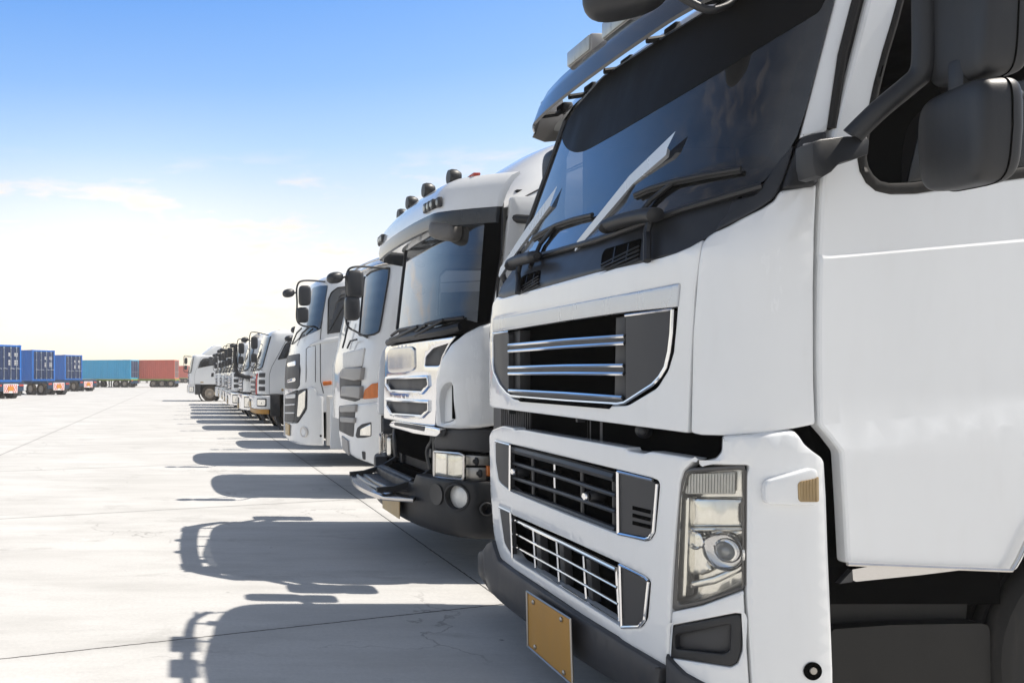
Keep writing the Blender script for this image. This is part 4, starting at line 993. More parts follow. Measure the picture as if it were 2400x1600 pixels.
    def loft(bm, rows):
        R_ = [[bm.verts.new(p) for p in r] for r in rows]; n = len(R_[0])
        for A, B in zip(R_, R_[1:]):
            for k in range(n): bm.faces.new((A[k], A[(k+1) % n], B[(k+1) % n], B[k]))
        bm.faces.new(R_[0]); bm.faces.new(R_[-1][::-1])
    loft(bm, vz([(0, 2.93), (.015, 3.02), (.05, 3.10), (.11, 3.17), (.17, 3.20), (.18, 3.18), (.12, 3.12), (.07, 3.02), (.04, 2.93)], 1.27, 2.0)); vs_ = part('visor_cap', bm, 'white_paint', t)
    bm = NB(); loft(bm, vz([(.004, 2.95), (-.010, 2.88), (-.002, 2.81), (.02, 2.80), (.03, 2.88), (.03, 2.95)], 1.26, 2.0)); part('visor_blade', bm, 'visor_plastic', vs_)
    bm = NB(); 
    for k_ in range(5):
        y = yc-.9+k_*.45; tube(bm, [(2.10, y, 2.98), (2.30, y, 3.02), (2.42, y, 3.06)], .022, 8)
    parts('visor_bracket', bm, 'black_plastic', vs_)
    for i, y in enumerate((yc-.78, yc-.26, yc+.26, yc+.80)):
        bm = NB(); xb = 2.16+.10*((y-yc)/1.0)**2; zz = 3.26-.02*abs(y-yc)
        lathe(bm, (xb, y, zz), (1, 0, 0), [(0, -.03), (.058, -.025), (.066, 0), (.062, .04), (.04, .075), (0, .08)], 20); box(bm, (xb, y-.03, 3.14), (xb+.04, y+.03, zz-.06))
        part('roof_lamp', bm, 'black_plastic', t)
    for y in (yc-.62, yc-1.0, ):
        bm = NB(); xb = 2.30; box(bm, (xb, y-.07, 3.19), (xb+.06, y+.07, 3.212), .008); part('marker_lamp', bm, 'red_lens', t)
    bm = NB(); rows = []
    for sg in (-1, 1):
        for i in range(4):
            y = yc+sg*(.74+i*.075); e = (y-yc)/1.27; xb = 2.0+.07*e*e+.42*max(0, abs(e)-.72)**1.5*5.5
            box(bm, (xb-.016, y-.034, 2.955), (xb+.02, y+.034, 3.035), .006)
    parts('light_strip', bm, 'charcoal_plate', vs_)
    bm = NB()
    for sg in (-1, 1):
        for i in range(4):
            y = yc+sg*(.74+i*.075); e = (y-yc)/1.27; xb = 2.0+.07*e*e+.42*max(0, abs(e)-.72)**1.5*5.5
            lathe(bm, (xb-.017, y, 2.995), (-1, 0, 0), [(.026, 0), (.02, .006), (0, .007)], 12)
    parts('light_bulb', bm, 'lamp_lens', vs_)
    # front mirror under the visor
    P0 = at(*z4([(800, 608)])[0], 6.55); bm = NB(); blob(bm, P0, Vector((.55, -.83, -.1)), Vector((.83, .55, 0)), (.05, .0, 1), (.27, .2, .16), 3.2, warp=lambda q: Vector((q.x, q.y, q.z-.25*q.x))); mm = part('front_mirror', bm, 'grey_plastic', t)
    bm = NB(); tube(bm, bez([P0+Vector((-.02, .1, .03)), P0+Vector((.06, .1, .12)), P0+Vector((.16, .0, .22))], 5), .022, 8); part('mirror_arm', bm, 'black_plastic', mm)
    # side mirrors
    for sg, nm in ((-1, 'mirror_housing'), (1, 'mirror_housing')):
        bm = NB(); blob(bm, (2.72, yc+sg*1.5, 2.55), (1, 0, 0), (0, 1, 0), (0, 0, 1), (.14, .26, .55), 4.5); blob(bm, (2.72, yc+sg*1.5, 2.1), (1, 0, 0), (0, 1, 0), (0, 0, 1), (.14, .26, .28), 4.5)
        h_ = part(nm, bm, 'black_plastic', t); bm = NB(); tube(bm, [(2.50, yc+sg*1.22, 2.52), (2.72, yc+sg*1.42, 2.5)], .045, 10); tube(bm, [(2.52, yc+sg*1.22, 2.82), (2.72, yc+sg*1.42, 2.76)], .035, 10); parts('mirror_arm', bm, 'black_plastic', h_)
    # chrome grille surround
    slots = [z5([(622, 340), (628, 280), (680, 222), (792, 186), (742, 262), (722, 338)]), z5([(366, 424), (650, 414), (655, 470), (610, 521), (395, 511), (366, 468)]), z5([(368, 571), (655, 584), (655, 640), (610, 683), (400, 669), (368, 615)])]
    g = panel('grille_surround', K, z5([(345, 700), (349, 400), (354, 230), (366, 204), (840, 136), (790, 200), (746, 285), (722, 385), (706, 560), (693, 752), (540, 732)]), 'chrome', t, .006, .05, .012, 5, slots, None, .06)
    bm = NB()
    for q in slots: skin_poly(bm, K, tosz(K, q, -.02, 4, 8), -.02, .02, .003, g=.1)
    part('grille_mesh', bm, 'charcoal_plate', g)
    for q in slots[1:]:
        bm = NB(); rail(bm, K, q+q[:1], .012, .016, 8); part('slot_trim', bm, 'chrome', g)
    panel('badge_panel', K, z5([(372, 222), (548, 205), (553, 370), (480, 385), (372, 392)]), 'worn_chrome', g, .022, .03, .016, 10)
    lip = panel('lower_lip', K, z5([(378, 742), (398, 712), (540, 738), (692, 758), (729, 766), (727, 800), (700, 826), (540, 800), (392, 758)]), 'chrome', t, .05, .06, .015, 4)
    panel('lip_insert', K, z5([(418, 722), (624, 752), (622, 786), (416, 744)]), 'charcoal_plate', lip, .053, .02, .004, 3)
    # white side panel with duct, both sides
    duct = z5([(736, 730), (738, 580), (755, 505), (790, 465), (825, 455), (832, 480), (828, 700), (800, 716)])
    def hood(pts, hole): return panel('side_panel', K, pts, 'white_paint', t, .03, .08, .03, 6, [hole], lambda a, z: .05*max(0, math.sin(math.pi*min(1, max(0, (z-1.2)/.8))))*min(1, max(0, (a-.85)/.3)), .06)
    sp = z5([(692, 752), (700, 600), (716, 420), (752, 300), (815, 190), (900, 115), (1000, 68), (1068, 48), (1150, 30), (1300, 10), (1300, 720), (1150, 742), (1000, 765), (850, 770), (760, 768)])
    h1 = hood(sp, duct)
    bm = NB(); skin_poly(bm, K, tosz(K, duct, -.005, 4, 8), -.005, .02, .004, g=.1); part('duct', bm, 'white_paint', h1)
    bm = NB(); rail(bm, K, z5([(822, 470), (822, 700)]), .045, .012, 6); part('duct_slot', bm, 'void', h1)
    mir = [(-a, z) for a, z in tosz(K, sp, .03, 6, 9)]; bm = NB(); skin_poly(bm, K, mir, .03, .08, .03, g=.08); part('side_panel', bm, 'white_paint', t)
    # dark band and headlight
    for m_ in (1, -1):
        def PP(nm, pts, mt, par, off, th, bev, r=4, holes=()):
            bm = NB(); q = [(m_*a, z) for a, z in tosz(K if nm != 'bumper' else KB, pts, off, r, 9)]
            skin_poly(bm, K, q, off, th, bev, [[(m_*a, z) for a, z in tosz(K, h, off, r, 9)] for h in holes], g=.08); return part(nm, bm, mt, par)
        PP('wing_strip', z5([(680, 850), (700, 795), (730, 770), (1075, 768), (1300, 760), (1300, 930), (1060, 932), (690, 905)]), 'charcoal_plate', t, -.02, .1, .02)
        h = PP('headlight', z5([(692, 922), (860, 936), (892, 950), (892, 1100), (880, 1116), (690, 1098)]), 'reflector', t, -.06, .04, .01)
        PP('headlight_cover', z5([(692, 922), (860, 934), (886, 948), (886, 1096), (874, 1112), (690, 1096)]), 'clear_lens', h, .01, .006, .002)
        bm = NB(); rr = [(m_*a, z) for a, z in tosz(K, z5([(692, 922), (862, 936), (892, 950), (890, 1100), (878, 1116), (690, 1098)]), .006, 3, 9)]; szrail(bm, K, rr+rr[:1], .006, .012, 6); part('headlight_rim', bm, 'worn_chrome', h)
        for q in ([(905, 945), (1062, 955), (1062, 1018), (905, 1018)], [(905, 1030), (1045, 1032), (1045, 1128), (905, 1120)]): PP('lamp_bracket', z5(q), 'steel', t, -.05, .04, .006, 2)
        PP('lamp_back', z5([(892, 900), (1300, 930), (1300, 1140), (892, 1120)]), 'void', t, -.10, .02, .004, 2)
        PP('indicator', z5([(1046, 1020), (1110, 1022), (1110, 1090), (1048, 1092)]), 'amber', t, -.03, .03, .01, 3)
        for c_ in ((985, 990), (1010, 1072)):
            a, z = K.inv(*z5([c_])[0], -.04); c = K.pt(m_*a, z, -.045); bm = NB(); lathe(bm, c, (-1, 0, 0), [(.03, 0), (.034, .015), (.02, .02), (.012, .035), (0, .036)], 12); part('bracket_bolt', bm, 'black_plastic', t)
    # open engine bay with radiator
    bm = NB(); box(bm, (2.18, yc-.70, .72), (2.3, yc+.70, 1.24))
    for i in range(36): box(bm, (2.165, yc-.40, .74+i*.0135), (2.18, yc+.40, .746+i*.0135))
    part('radiator', bm, 'radiator', t)
    bm = NB()
    for sg in (-1, 1):
        box(bm, (2.13, yc+sg*.44-.03, .72), (2.2, yc+sg*.44+.03, 1.24), .01)
        tube(bm, bez([(2.12, yc+sg*.55, .8), (2.1, yc+sg*.53, .95), (2.12, yc+sg*.6, 1.05), (2.14, yc+sg*.54, 1.2)], 5), .022, 8)
        tube(bm, bez([(2.14, yc+sg*.62, .78), (2.13, yc+sg*.66, .98), (2.14, yc+sg*.62, 1.18)], 5), .03, 8); box(bm, (2.1, yc+sg*.58-.04, .9), (2.16, yc+sg*.58+.04, .98), .01)
    parts('engine_bay_fittings', bm, 'dark_plastic', t)
    # folded-down flap
    fl = thing('grille_flap', '', ''); del fl['label']; del fl['category']; fl.location = Vector((1.95, yc, .62))-origin(t); fl.parent = t
    N = 20
    def edge(e): return 1.60+.10*e*e
    out = [(edge(i/N*2-1), yc+(i/N*2-1)*.62) for i in range(N+1)]
    bm = NB(); prism(bm, [(x, y, .56+.02*(y-yc)/.6) for x, y in out]+[(1.80, yc+.72, .585), (1.86, yc+.70, .585), (1.78, yc+.60, .58), (1.74, yc, .575), (1.80, yc-.60, .56), (1.95, yc-.72, .56), (1.90, yc-.80, .55)], (0, 0, .035))
    bmesh.ops.bevel(bm, geom=bm.edges[:], offset=.008, segments=2, affect='EDGES', profile=.5, clamp_overlap=True); part('flap_board', bm, 'worn_chrome', fl)
    bm = NB()
    for xx, w in ((1.70, .50), (1.78, .55)): tube(bm, [(xx+.02, yc-w, .612), (xx, yc, .612), (xx+.02, yc+w, .612)], .016, 8)
    part('flap_rail', bm, 'steel', fl)
    bm = NB(); box(bm, (1.80, yc-.55, .60), (2.02, yc+.55, .63), .01); tube(bm, [(1.98, yc-.56, .67), (1.98, yc+.56, .67)], .05, 12)
    part('flap_frame', bm, 'charcoal_plate', fl)
    for sg in (-1, 1):
        bm = NB(); prism(bm, [(1.66, yc+sg*.56, .60), (1.82, yc+sg*.56, .60), (2.12, yc+sg*.56, .74), (2.12, yc+sg*.56, .80), (1.98, yc+sg*.56, .71), (1.80, yc+sg*.56, .655), (1.66, yc+sg*.56, .64)], (0, .04, 0)); part('flap_arm', bm, 'black_plastic', fl)
    # bumper
    a_r = KB.L+.55; ys = dens([(-a_r, .34), (a_r, .34), (a_r, .80), (KB.L, .79), (.72, .78), (.66, .70), (-.66, .70), (-.72, .78), (-KB.L, .79), (-a_r, .80)], .08)
    fa, fz = KB.inv(*z5([(838, 1232)])[0], 0); la, lz = KB.inv(*z5([(1047, 1312)])[0], 0); ra, rz = KB.inv(*z5([(705, 1212)])[0], 0)
    circ = lambda a, z, r: [(a+r*math.cos(2*math.pi*i/20), z+r*math.sin(2*math.pi*i/20)) for i in range(20)]
    bm = NB(); skin_poly(bm, KB, ys, 0, .12, .025, [circ(fa, fz, .095), circ(-fa, fz, .095), circ(la, lz, .045), circ(-la, lz, .045)], g=.09, relief=lambda a, z: -.03*max(0, 1-abs(z-.46)/.015) if abs(a) < .95 else 0)
    bp = part('bumper', bm, 'black_plastic', t)
    for sg in (1, -1):
        c = KB.pt(sg*fa, fz, -.06); bm = NB(); lathe(bm, c, (-1, -.5*sg, 0), [(.10, -.02), (.09, .015), (.05, .03), (0, .034)], 24); part('fog_lamp', bm, 'lens_white', bp)
        bm = NB(); szrail(bm, KB, circ(sg*fa, fz, .098)+circ(sg*fa, fz, .098)[:1], .002, .008); szrail(bm, KB, circ(sg*la, lz, .047)+circ(sg*la, lz, .047)[:1], .002, .007); part('lamp_rim', bm, 'dark_plastic', bp)
        bm = NB(); c = KB.pt(sg*ra, rz, .002); lathe(bm, c, (-1, -.3*sg, 0), [(.085, -.004), (.085, .004), (.078, .003), (0, .001)], 24); part('cap', bm, 'dark_plastic', bp)
    bm = NB(); box(bm, (2.08, yc-.9, .36), (2.16, yc+.9, .75)); part('bumper_backing', bm, 'void', bp)
    bm = NB(); box(bm, (1.868, yc-.48, .36), (1.876, yc+.10, .56)); part('number_plate', bm, 'tan_plate', t, label='tan number plate under the open flap')
    running_gear(t, yc, 1.98, 3.5, 7.1, .5, .5, 1.07)
    return t
truck_chrome()

# ------------------------------------------------------------------ common side mirrors on a hoop
def hoop_mirror(t, base_lo, base_up, out_x, y, z0, z1, big, small, rnd_c=None, m_='dark_plastic', tr=.014):
    bm = NB(); tube(bm, bez([base_up, (out_x+.12, y, z1), (out_x, y, z1-.10), (out_x, y, (z0+z1)/2), (out_x, y, z0+.10), (out_x+.12, y, z0), base_lo], 5), tr, 8)
    hp = part('mirror_hoop', bm, m_, t)
    for c, d in (big, small):
        bm = NB(); blob(bm, c, (1, 0, 0), (0, 1, 0), (0, 0, 1), d, 4.5, 24, 16); part('mirror_housing', bm, m_, hp)
    if rnd_c:
        bm = NB(); blob(bm, rnd_c, Vector((.9, .35, .1)).normalized(), Vector((-.35, .9, 0)).normalized(), (0, 0, 1), (.22, .18, .15), 2.3, 20, 14); tube(bm, [Vector(rnd_c)+Vector((.1, 0, 0)), (out_x, y, rnd_c[2]+.02)], .014, 6); part('kerb_mirror', bm, m_, hp)
    return hp
def plain_cab(t, K, x0v, xr, z0, zr, roof_levels, m_='white_paint'):
    bm = NB(); shell(bm, K, [(z0, -.03), (z0+.02, 0)]+[(z0+(zr-z0)*i/8, 0) for i in range(1, 9)]+roof_levels, xr); return part('cab_body', bm, m_, t)
def mirror_sz(K, pts, off, r): return [(-a, z) for a, z in tosz(K, pts, off, r, 4)]

# ------------------------------------------------------------------ third truck: grey three-step grille, amber corner lamp
def truck_grey_grille():
    yc = 11.73; t = thing('truck', 'white truck with stepped grey grille and wrap-around amber corner lamp', 'truck', (2.3, yc, 0), GRP)
    def x0(z): return 2.27 if z < 1.75 else 2.27+.22*(z-1.75)
    K = Skin(yc, 1.23, x0, .42, 4, .06)
    plain_cab(t, K, 2.27, 4.2, .95, 3.08, [(3.16, -.03), (3.24, -.10), (3.29, -.25)])
    def PN(nm, pts, m_, par=t, off=.012, th=.03, bev=.008, r=3, both=False):
        o = panel(nm, K, z3(pts), m_, par, off, th, bev, r, st=4)
        if both:
            bm = NB(); skin_poly(bm, K, mirror_sz(K, z3(pts), off, r), off, th, bev); part(nm, bm, m_, par)
        return o
    PN('windscreen', [(575, 300), (545, 664), (600, 662), (636, 655), (668, 640), (680, 590), (728, 300), (735, 236), (690, 240), (620, 262)], 'dark_glass', off=.006, th=.01, bev=.002)
    bm = NB(); q = tosz(K, z3([(575, 300), (545, 664), (600, 664), (640, 658), (672, 640), (683, 590), (732, 300), (738, 236), (690, 240), (620, 262)]), .008, 3, 4); szrail(bm, K, q, .01, .012, 6); part('windscreen_seal', bm, 'black_plastic', t)
    PN('front_panel', [(440, 776), (578, 743), (560, 862), (440, 876)], 'off_white', off=.02, bev=.012)
    g = PN('grille', [(420, 930), (424, 890), (440, 872), (560, 860), (548, 1070), (515, 1084), (424, 1062)], 'charcoal_plate', off=.012)
    for q in ([(420, 925), (426, 888), (440, 870), (558, 866), (548, 945), (505, 952), (424, 936)], [(424, 1040), (430, 985), (500, 982), (548, 985), (544, 1066), (505, 1060), (424, 1048)]): PN('grille_step', q, 'grey_paint', g, .07, .07, .02)
    PN('corner_lamp', [(566, 1068), (576, 1010), (622, 970), (694, 959), (694, 1054), (620, 1064)], 'amber', off=.02, bev=.012)
    b = PN('bumper', [(520, 1100), (666, 1086), (688, 1096), (690, 1480), (640, 1486), (520, 1442), (430, 1382), (415, 1290), (418, 1120), (470, 1105)], 'white_paint', off=.05, th=.2, bev=.03, both=False)
    a1 = tosz(K, z3([(688, 1096), (690, 1480)]), .05, 0, 400); zt, zb = a1[0][1], a1[1][1]; L_ = a1[0][0]
    bm = NB(); skin_poly(bm, K, dens([(-L_-.2, zb), (-.95, zb), (-.95, zt), (-L_-.2, zt)], .1), .05, .2, .03, g=.1); part('bumper', bm, 'white_paint', t)
    bm = NB(); skin_poly(bm, K, dens([(L_-.02, zb), (L_+.10, zb), (L_+.10, zt+.01), (L_-.02, zt+.01)], .1), .035, .15, .02); part('bumper_edge', bm, 'black_plastic', b)
    PN('lower_grille', [(416, 1110), (522, 1100), (508, 1308), (480, 1300), (418, 1268)], 'charcoal_plate', b, .055, .03, .006)
    for q in ([(418, 1112), (520, 1102), (516, 1150), (420, 1152)], [(420, 1178), (512, 1185), (508, 1220), (422, 1214)]): PN('grille_step', q, 'grey_paint', b, .09, .05, .015)
    h = PN('headlight', [(520, 1300), (532, 1248), (560, 1226), (622, 1212), (622, 1302), (580, 1312), (530, 1314)], 'charcoal_plate', b, .055, .02, .006)
    PN('lens', [(548, 1300), (552, 1256), (618, 1222), (618, 1300)], 'reflector', h, .062, .02, .01)
    PN('fog_recess', [(560, 1396), (584, 1400), (585, 1452), (566, 1448)], 'charcoal_plate', b, .055, .01, .004)
    PN('number_plate', [(432, 1300), (470, 1330), (478, 1424), (440, 1384)], 'grey_paint', t, .07, .02, .003, 0)
    # door window and seam on the near side
    f = lambda x: K.s_at(x-2.27)
    d = szpanel('door_window', K, [(f(2.95), 1.95), (f(2.92), 2.05), (f(3.02), 2.55), (f(3.10), 2.68), (f(3.7), 2.70), (f(3.72), 1.95)], 'dark_glass', t, .006, .01, .002, .08)
    bm = NB(); szrail(bm, K, [(f(2.72), .98), (f(2.70), 1.75), (f(2.85), 2.5), (f(2.92), 2.80), (f(3.85), 2.84), (f(3.85), .98)], -.002, .007, 4); part('door_gap', bm, 'void', t)
    # roof trim, wipers, mirrors
    bm = NB(); szrail(bm, K, [(-K.L, 3.08), (0, 3.08), (K.L, 3.08)], .03, .022, 8); szrail(bm, K, [(-K.L, 3.15), (0, 3.18), (K.L, 3.15)], .02, .016, 8); part('roof_trim', bm, 'worn_chrome', t)
    for pts in ([(440, 745), (455, 690), (478, 580)], [(470, 745), (490, 700), (530, 690)]):
        bm = NB(); rail(bm, K, z3(pts), .06, .014, 6); part('wiper', bm, 'black_plastic', t)
    y = 10.32; P = lambda x, yy: at(*z3([(x, yy)])[0], y)
    big, sm, rc = P(516, 342), P(500, 494), P(392, 300)
    hoop_mirror(t, at(*z3([(600, 680)])[0], 10.75), at(*z3([(735, 242)])[0], 10.6), P(466, 300).x, y, P(480, 640).z, P(470, 230).z, (big, (.22, .18, .36)), (sm, (.19, .17, .31)), at(*z3([(392, 300)])[0], y))
    bm = NB(); box(bm, (2.5, yc-1.15, .5), (4.1, yc+1.15, .97)); part('step_well', bm, 'void', t)
    running_gear(t, yc, 2.27, 3.75, 7.4)
    return t
mat('dark_glass', (.012, .013, .016), .06, 0, 1, .05, 4, spec=.9, croug=.03)
truck_grey_grille()

# ------------------------------------------------------------------ fourth truck
def truck_hoop():
    yc = 15.44; t = thing('truck', 'white truck with black grille, hoop mirrors and round-nosed white bumper with small amber side lamp', 'truck', (2.0, yc, 0), GRP)
    def x0(z): return 1.98 if z < 1.7 else 1.98+.25*(z-1.7)
    K = Skin(yc, 1.24, x0, .48, 3.6, .07)
    plain_cab(t, K, 1.98, 4.1, .95, 3.22, [(3.30, -.02), (3.37, -.08), (3.42, -.2)])
    bm = NB(); KR = Skin(yc, 1.2, lambda z: 2.6+(z-3.25)*1.5, .5, 3, .06); shell(bm, KR, [(3.2, 0), (3.45, -.02), (3.66, -.06), (3.78, -.16)], 4.1); part('roof_fairing', bm, 'white_paint', t)
    def PN(nm, pts, m_, par=t, off=.012, th=.03, bev=.008, r=3, z=z3): return panel(nm, K, z(pts), m_, par, off, th, bev, r, st=4)
    PN('windscreen', [(237, 390), (212, 600), (190, 660), (206, 668), (300, 625), (308, 590), (345, 360), (340, 348), (290, 350), (250, 364)], 'dark_glass', off=.006, th=.01, bev=.002)
    PN('lower_windscreen', [(120, 715), (150, 690), (195, 650), (205, 668), (160, 690), (125, 722)], 'dark_plastic', off=.01, th=.02)
    g = PN('grille', [(76, 870), (84, 800), (100, 790), (166, 778), (166, 980), (150, 1004), (74, 1000)], 'charcoal_plate', off=.012)
    for q in ([(88, 838), (142, 824), (140, 856), (90, 866)], [(86, 948), (140, 930), (140, 956), (88, 966)]): PN('grille_bar', q, 'chrome', g, .03, .03, .008)
    PN('lower_grille', [(72, 1210), (74, 1040), (142, 1010), (150, 1012), (130, 1215), (84, 1212)], 'charcoal_plate', t, .03, .03, .008)
    for q in ([(76, 1040), (140, 1034), (138, 1062), (76, 1064)], [(74, 1100), (136, 1096), (134, 1106), (74, 1110)], [(74, 1150), (132, 1150), (132, 1160), (74, 1160)]): PN('grille_bar', q, 'silver_paint', g, .05, .04, .008)
    PN('headlight', [(154, 1022), (164, 1008), (210, 1000), (206, 1130), (152, 1216), (132, 1216), (140, 1120)], 'charcoal_plate', off=.045, th=.03)
    PN('lens', [(160, 1040), (205, 1010), (200, 1120), (165, 1180), (150, 1180)], 'reflector', off=.05, th=.02)
    bz = K.inv(*z3([(300, 1360)])[0], .03)[1]; top = K.inv(*z3([(260, 985)])[0], .03)[1]
    pts = [(74, 1215), (130, 1222), (155, 1215), (212, 1130), (214, 1000), (240, 985), (270, 1000), (285, 1040), (320, 1045), (325, 1364), (180, 1360), (100, 1335), (76, 1310)]
    b = PN('bumper', pts, 'white_paint', t, .03, .25, .03, 4)
    bm = NB(); skin_poly(bm, K, dens([(-K.L-.5, bz), (-.85, bz), (-.85, top), (-K.L-.5, top)], .12), .03, .25, .03, g=.1); part('bumper', bm, 'white_paint', t)
    PN('step_panel', [(340, 1045), (470, 1045), (470, 1362), (340, 1362)], 'off_white', b, .02, .1, .02)
    bm = NB(); c = K.pt(*K.inv(*z3([(195, 1275)])[0], .03), .03); lathe(bm, c, (-.85, -.5, 0), [(.10, -.01), (.10, .012), (.085, .015), (.07, .0), (0, -.01)], 20); part('fog_lamp', bm, 'off_white', b)
    bm = NB(); c = K.pt(*K.inv(*z3([(302, 1300)])[0], .03), .032); lathe(bm, c, (0, -1, 0), [(.02, 0), (0, .002)], 10); part('cap_opening', bm, 'void', b)
    PN('number_plate', [(76, 1215), (100, 1228), (98, 1300), (78, 1290)], 'tan_plate', t, .06, .02, .003, 0)
    PN('side_lamp', [(314, 956), (372, 952), (374, 976), (318, 982)], 'amber', off=.03, th=.04, bev=.012)
    dw = PN('door_window', [(350, 655), (352, 440), (372, 395), (410, 366), (520, 352), (540, 640), (450, 642)], 'dark_glass', off=.006, th=.01, bev=.002)
    bm = NB(); q = tosz(K, z3([(347, 657), (350, 440), (370, 392), (410, 362), (520, 350)]), .01, 3, 4); szrail(bm, K, q, .008, .012, 6); part('window_seal', bm, 'rubber', dw)
    bm = NB(); rail(bm, K, z3([(345, 350), (325, 470), (305, 620), (299, 690), (300, 950), (320, 1030)]), 0, .008, 4); rail(bm, K, z3([(208, 960), (210, 750), (225, 738), (268, 730), (268, 960)]), .002, .006, 4); part('door_gap', bm, 'charcoal_plate', t)
    bm = NB(); q = tosz(K, z3([(225, 730), (245, 712), (300, 690), (460, 662), (470, 690), (300, 716)]), .02, 0, 4); skin_poly(bm, K, q, .03, .05, .02); part('side_moulding', bm, 'white_paint', t)
    y = 14.05; P = lambda x, yy: at(*z3([(x, yy)])[0], y)
    hoop_mirror(t, at(*z3([(270, 608)])[0], 14.4), at(*z3([(340, 325)])[0], 14.45), P(152, 450).x, y, P(150, 605).z, P(150, 318).z, (P(200, 413), (.21, .17, .35)), (P(186, 536), (.20, .16, .27)), P(98, 397), tr=.016)
    for pts in ([(120, 720), (150, 650), (180, 620)], [(165, 690), (185, 650), (225, 615)]):
        bm = NB(); rail(bm, K, z3(pts), .06, .016, 6); part('wiper', bm, 'black_plastic', t)
    bm = NB(); box(bm, (2.4, yc-1.1, .5), (4.0, yc+1.1, .97)); part('step_well', bm, 'void', t)
    running_gear(t, yc, 1.98, 3.6, 7.2)
    return t
truck_hoop()

# ------------------------------------------------------------------ trucks farther down the row
def far_truck(label, yn, x0f, st):
    w = st.get('w', 1.17); yc = yn+w; t = thing('truck', label, 'truck', (x0f, yc, 0), GRP)
    zb, zs, zw, zr = st.get('zb', 1.05), 1.62, 1.85, st.get('zr', 2.85)
    def x0(z): return x0f if z < zs else x0f+st.get('lean', .30)*(z-zs)
    K = Skin(yc, w, x0, st.get('d', .36), 4.2, .06)
    white = st.get('paint', 'white_paint'); xr = x0f+st.get('len', 1.95)
    # cab with a wheel arch cut out of the near and far skirts when the axle sits under the door
    shell_b = NB(); shell(shell_b, K, [(zb, -.03), (zb+.02, 0)]+[(zb+(zr-zb)*i/8, 0) for i in range(1, 9)]+[(zr+.06, -.03), (zr+.11, -.10), (zr+.14, -.25)], xr)
    part('cab_body', shell_b, white, t)
    f = lambda dx, sg=1: sg*K.s_at(dx)
    P = lambda nm, q, m_, par=t, off=.012, th=.03, bev=.008, r=.03: szpanel(nm, K, q, m_, par, off, th, bev, r)
    e = K.L
    P('windscreen', [(-e+.30, zw), (-e+.34, zr-.06), (e-.34, zr-.06), (e-.30, zw), (e-.42, zw-.07), (-e+.42, zw-.07)], 'dark_glass', off=.005, th=.01, bev=.002, r=.06)
    bm = NB(); szrail(bm, K, [(-e+.28, zw), (-e+.42, zw-.09), (e-.42, zw-.09), (e-.28, zw), (e-.32, zr-.05)], .008, .018, 6); part('windscreen_seal', bm, 'black_plastic', t)
    for dx in (-.55, .25):
        bm = NB(); szrail(bm, K, [(dx, zw-.12), (dx+.2, zw+.03), (dx+.62, zw+.10)], .04, .014, 6); part('wiper', bm, 'black_plastic', t)
    for sg in (1, -1):
        wq = [(f(.52, sg), zw+.22), (f(.60, sg), zr-.30), (f(.72, sg), zr-.14), (f(.85, sg), zr-.10), (f(1.52, sg), zr-.10), (f(1.56, sg), zr-.16), (f(1.56, sg), zw+.42), (f(1.1, sg), zw+.34)]
        if st.get('flat_sill'): wq = [(f(.50, sg), zw+.06)]+wq[1:6]+[(f(1.56, sg), zw+.06)]
        dw = P('door_window', wq, 'dark_glass', off=.005, th=.01, bev=.002)
        bm = NB(); szrail(bm, K, wq+wq[:1], .008, .014, 6); part('window_seal', bm, 'black_plastic', dw)
        bm = NB(); szrail(bm, K, [(f(.40, sg), zb+.02), (f(.40, sg), zw), (f(.62, sg), zr-.04), (f(1.66, sg), zr-.03), (f(1.66, sg), zb+.3)], 0, .006, 4); part('door_gap', bm, 'charcoal_plate', t)
        P('door_handle', [(f(1.42, sg), zw-.32), (f(1.42, sg), zw-.08), (f(1.58, sg), zw-.08), (f(1.58, sg), zw-.32)], 'black_plastic', r=.03)
        P('side_step_lamp', [(f(.75, sg), zb+.10), (f(.75, sg), zb+.17), (f(.95, sg), zb+.17), (f(.95, sg), zb+.10)], 'amber_dull', off=.02)
        if st.get('corner_vents'):
            for i in range(3):
                z = zb+.1+i*.2; P('corner_vent', [(sg*(e-.36), z), (sg*(e-.36), z+.13), (sg*(e-.12), z+.13), (sg*(e-.12), z)], 'charcoal_plate', off=.006, bev=.004)
    gm = st.get('grille', 'charcoal_plate')
    g = P('grille', [(-.75, zb+.03), (-.78, zs-.12), (.78, zs-.12), (.75, zb+.03)], 'charcoal_plate', off=.01)
    for i in range(st.get('bars', 3)):
        z = zb+.10+i*(.62-.12)/max(1, st.get('bars', 3)-.6); P('grille_bar', [(-.74, z), (-.75, z+.07), (.75, z+.07), (.74, z)], st.get('bar_m', 'silver_paint'), g, .04, .04, .012)
    if st.get('red'):
        for sg in (1, -1): P('red_stripe', [(sg*.80, zb+.0), (sg*.84, zs+.02), (sg*.93, zs+.06), (sg*.90, zb+.0)], 'red_paint_bright', off=.014)
    bz0, bz1 = st.get('bz', (.5, .98)); bmn = st.get('bumper', white)
    b = P('bumper', dens([(-e-.12, bz0), (-e-.12, bz1), (e+.12, bz1), (e+.12, bz0)], .1), bmn, off=.06, th=.2, bev=.03, r=.04)
    for sg in (1, -1):
        h = P('headlight', [(sg*(e-.36), bz0+.08), (sg*(e-.36), bz1-.08), (sg*(e-.08), bz1-.08), (sg*(e-.08), bz0+.08)], 'charcoal_plate', b, .066, .02, .006)
        P('lens', [(sg*(e-.33), bz0+.11), (sg*(e-.33), bz1-.11), (sg*(e-.11), bz1-.11), (sg*(e-.11), bz0+.11)], 'reflector', h, .072, .02, .01)
        P('fog_lamp', [(sg*.42, bz0+.10), (sg*.42, bz0+.26), (sg*.62, bz0+.26), (sg*.62, bz0+.10)], 'reflector', b, .07, .02, .01)
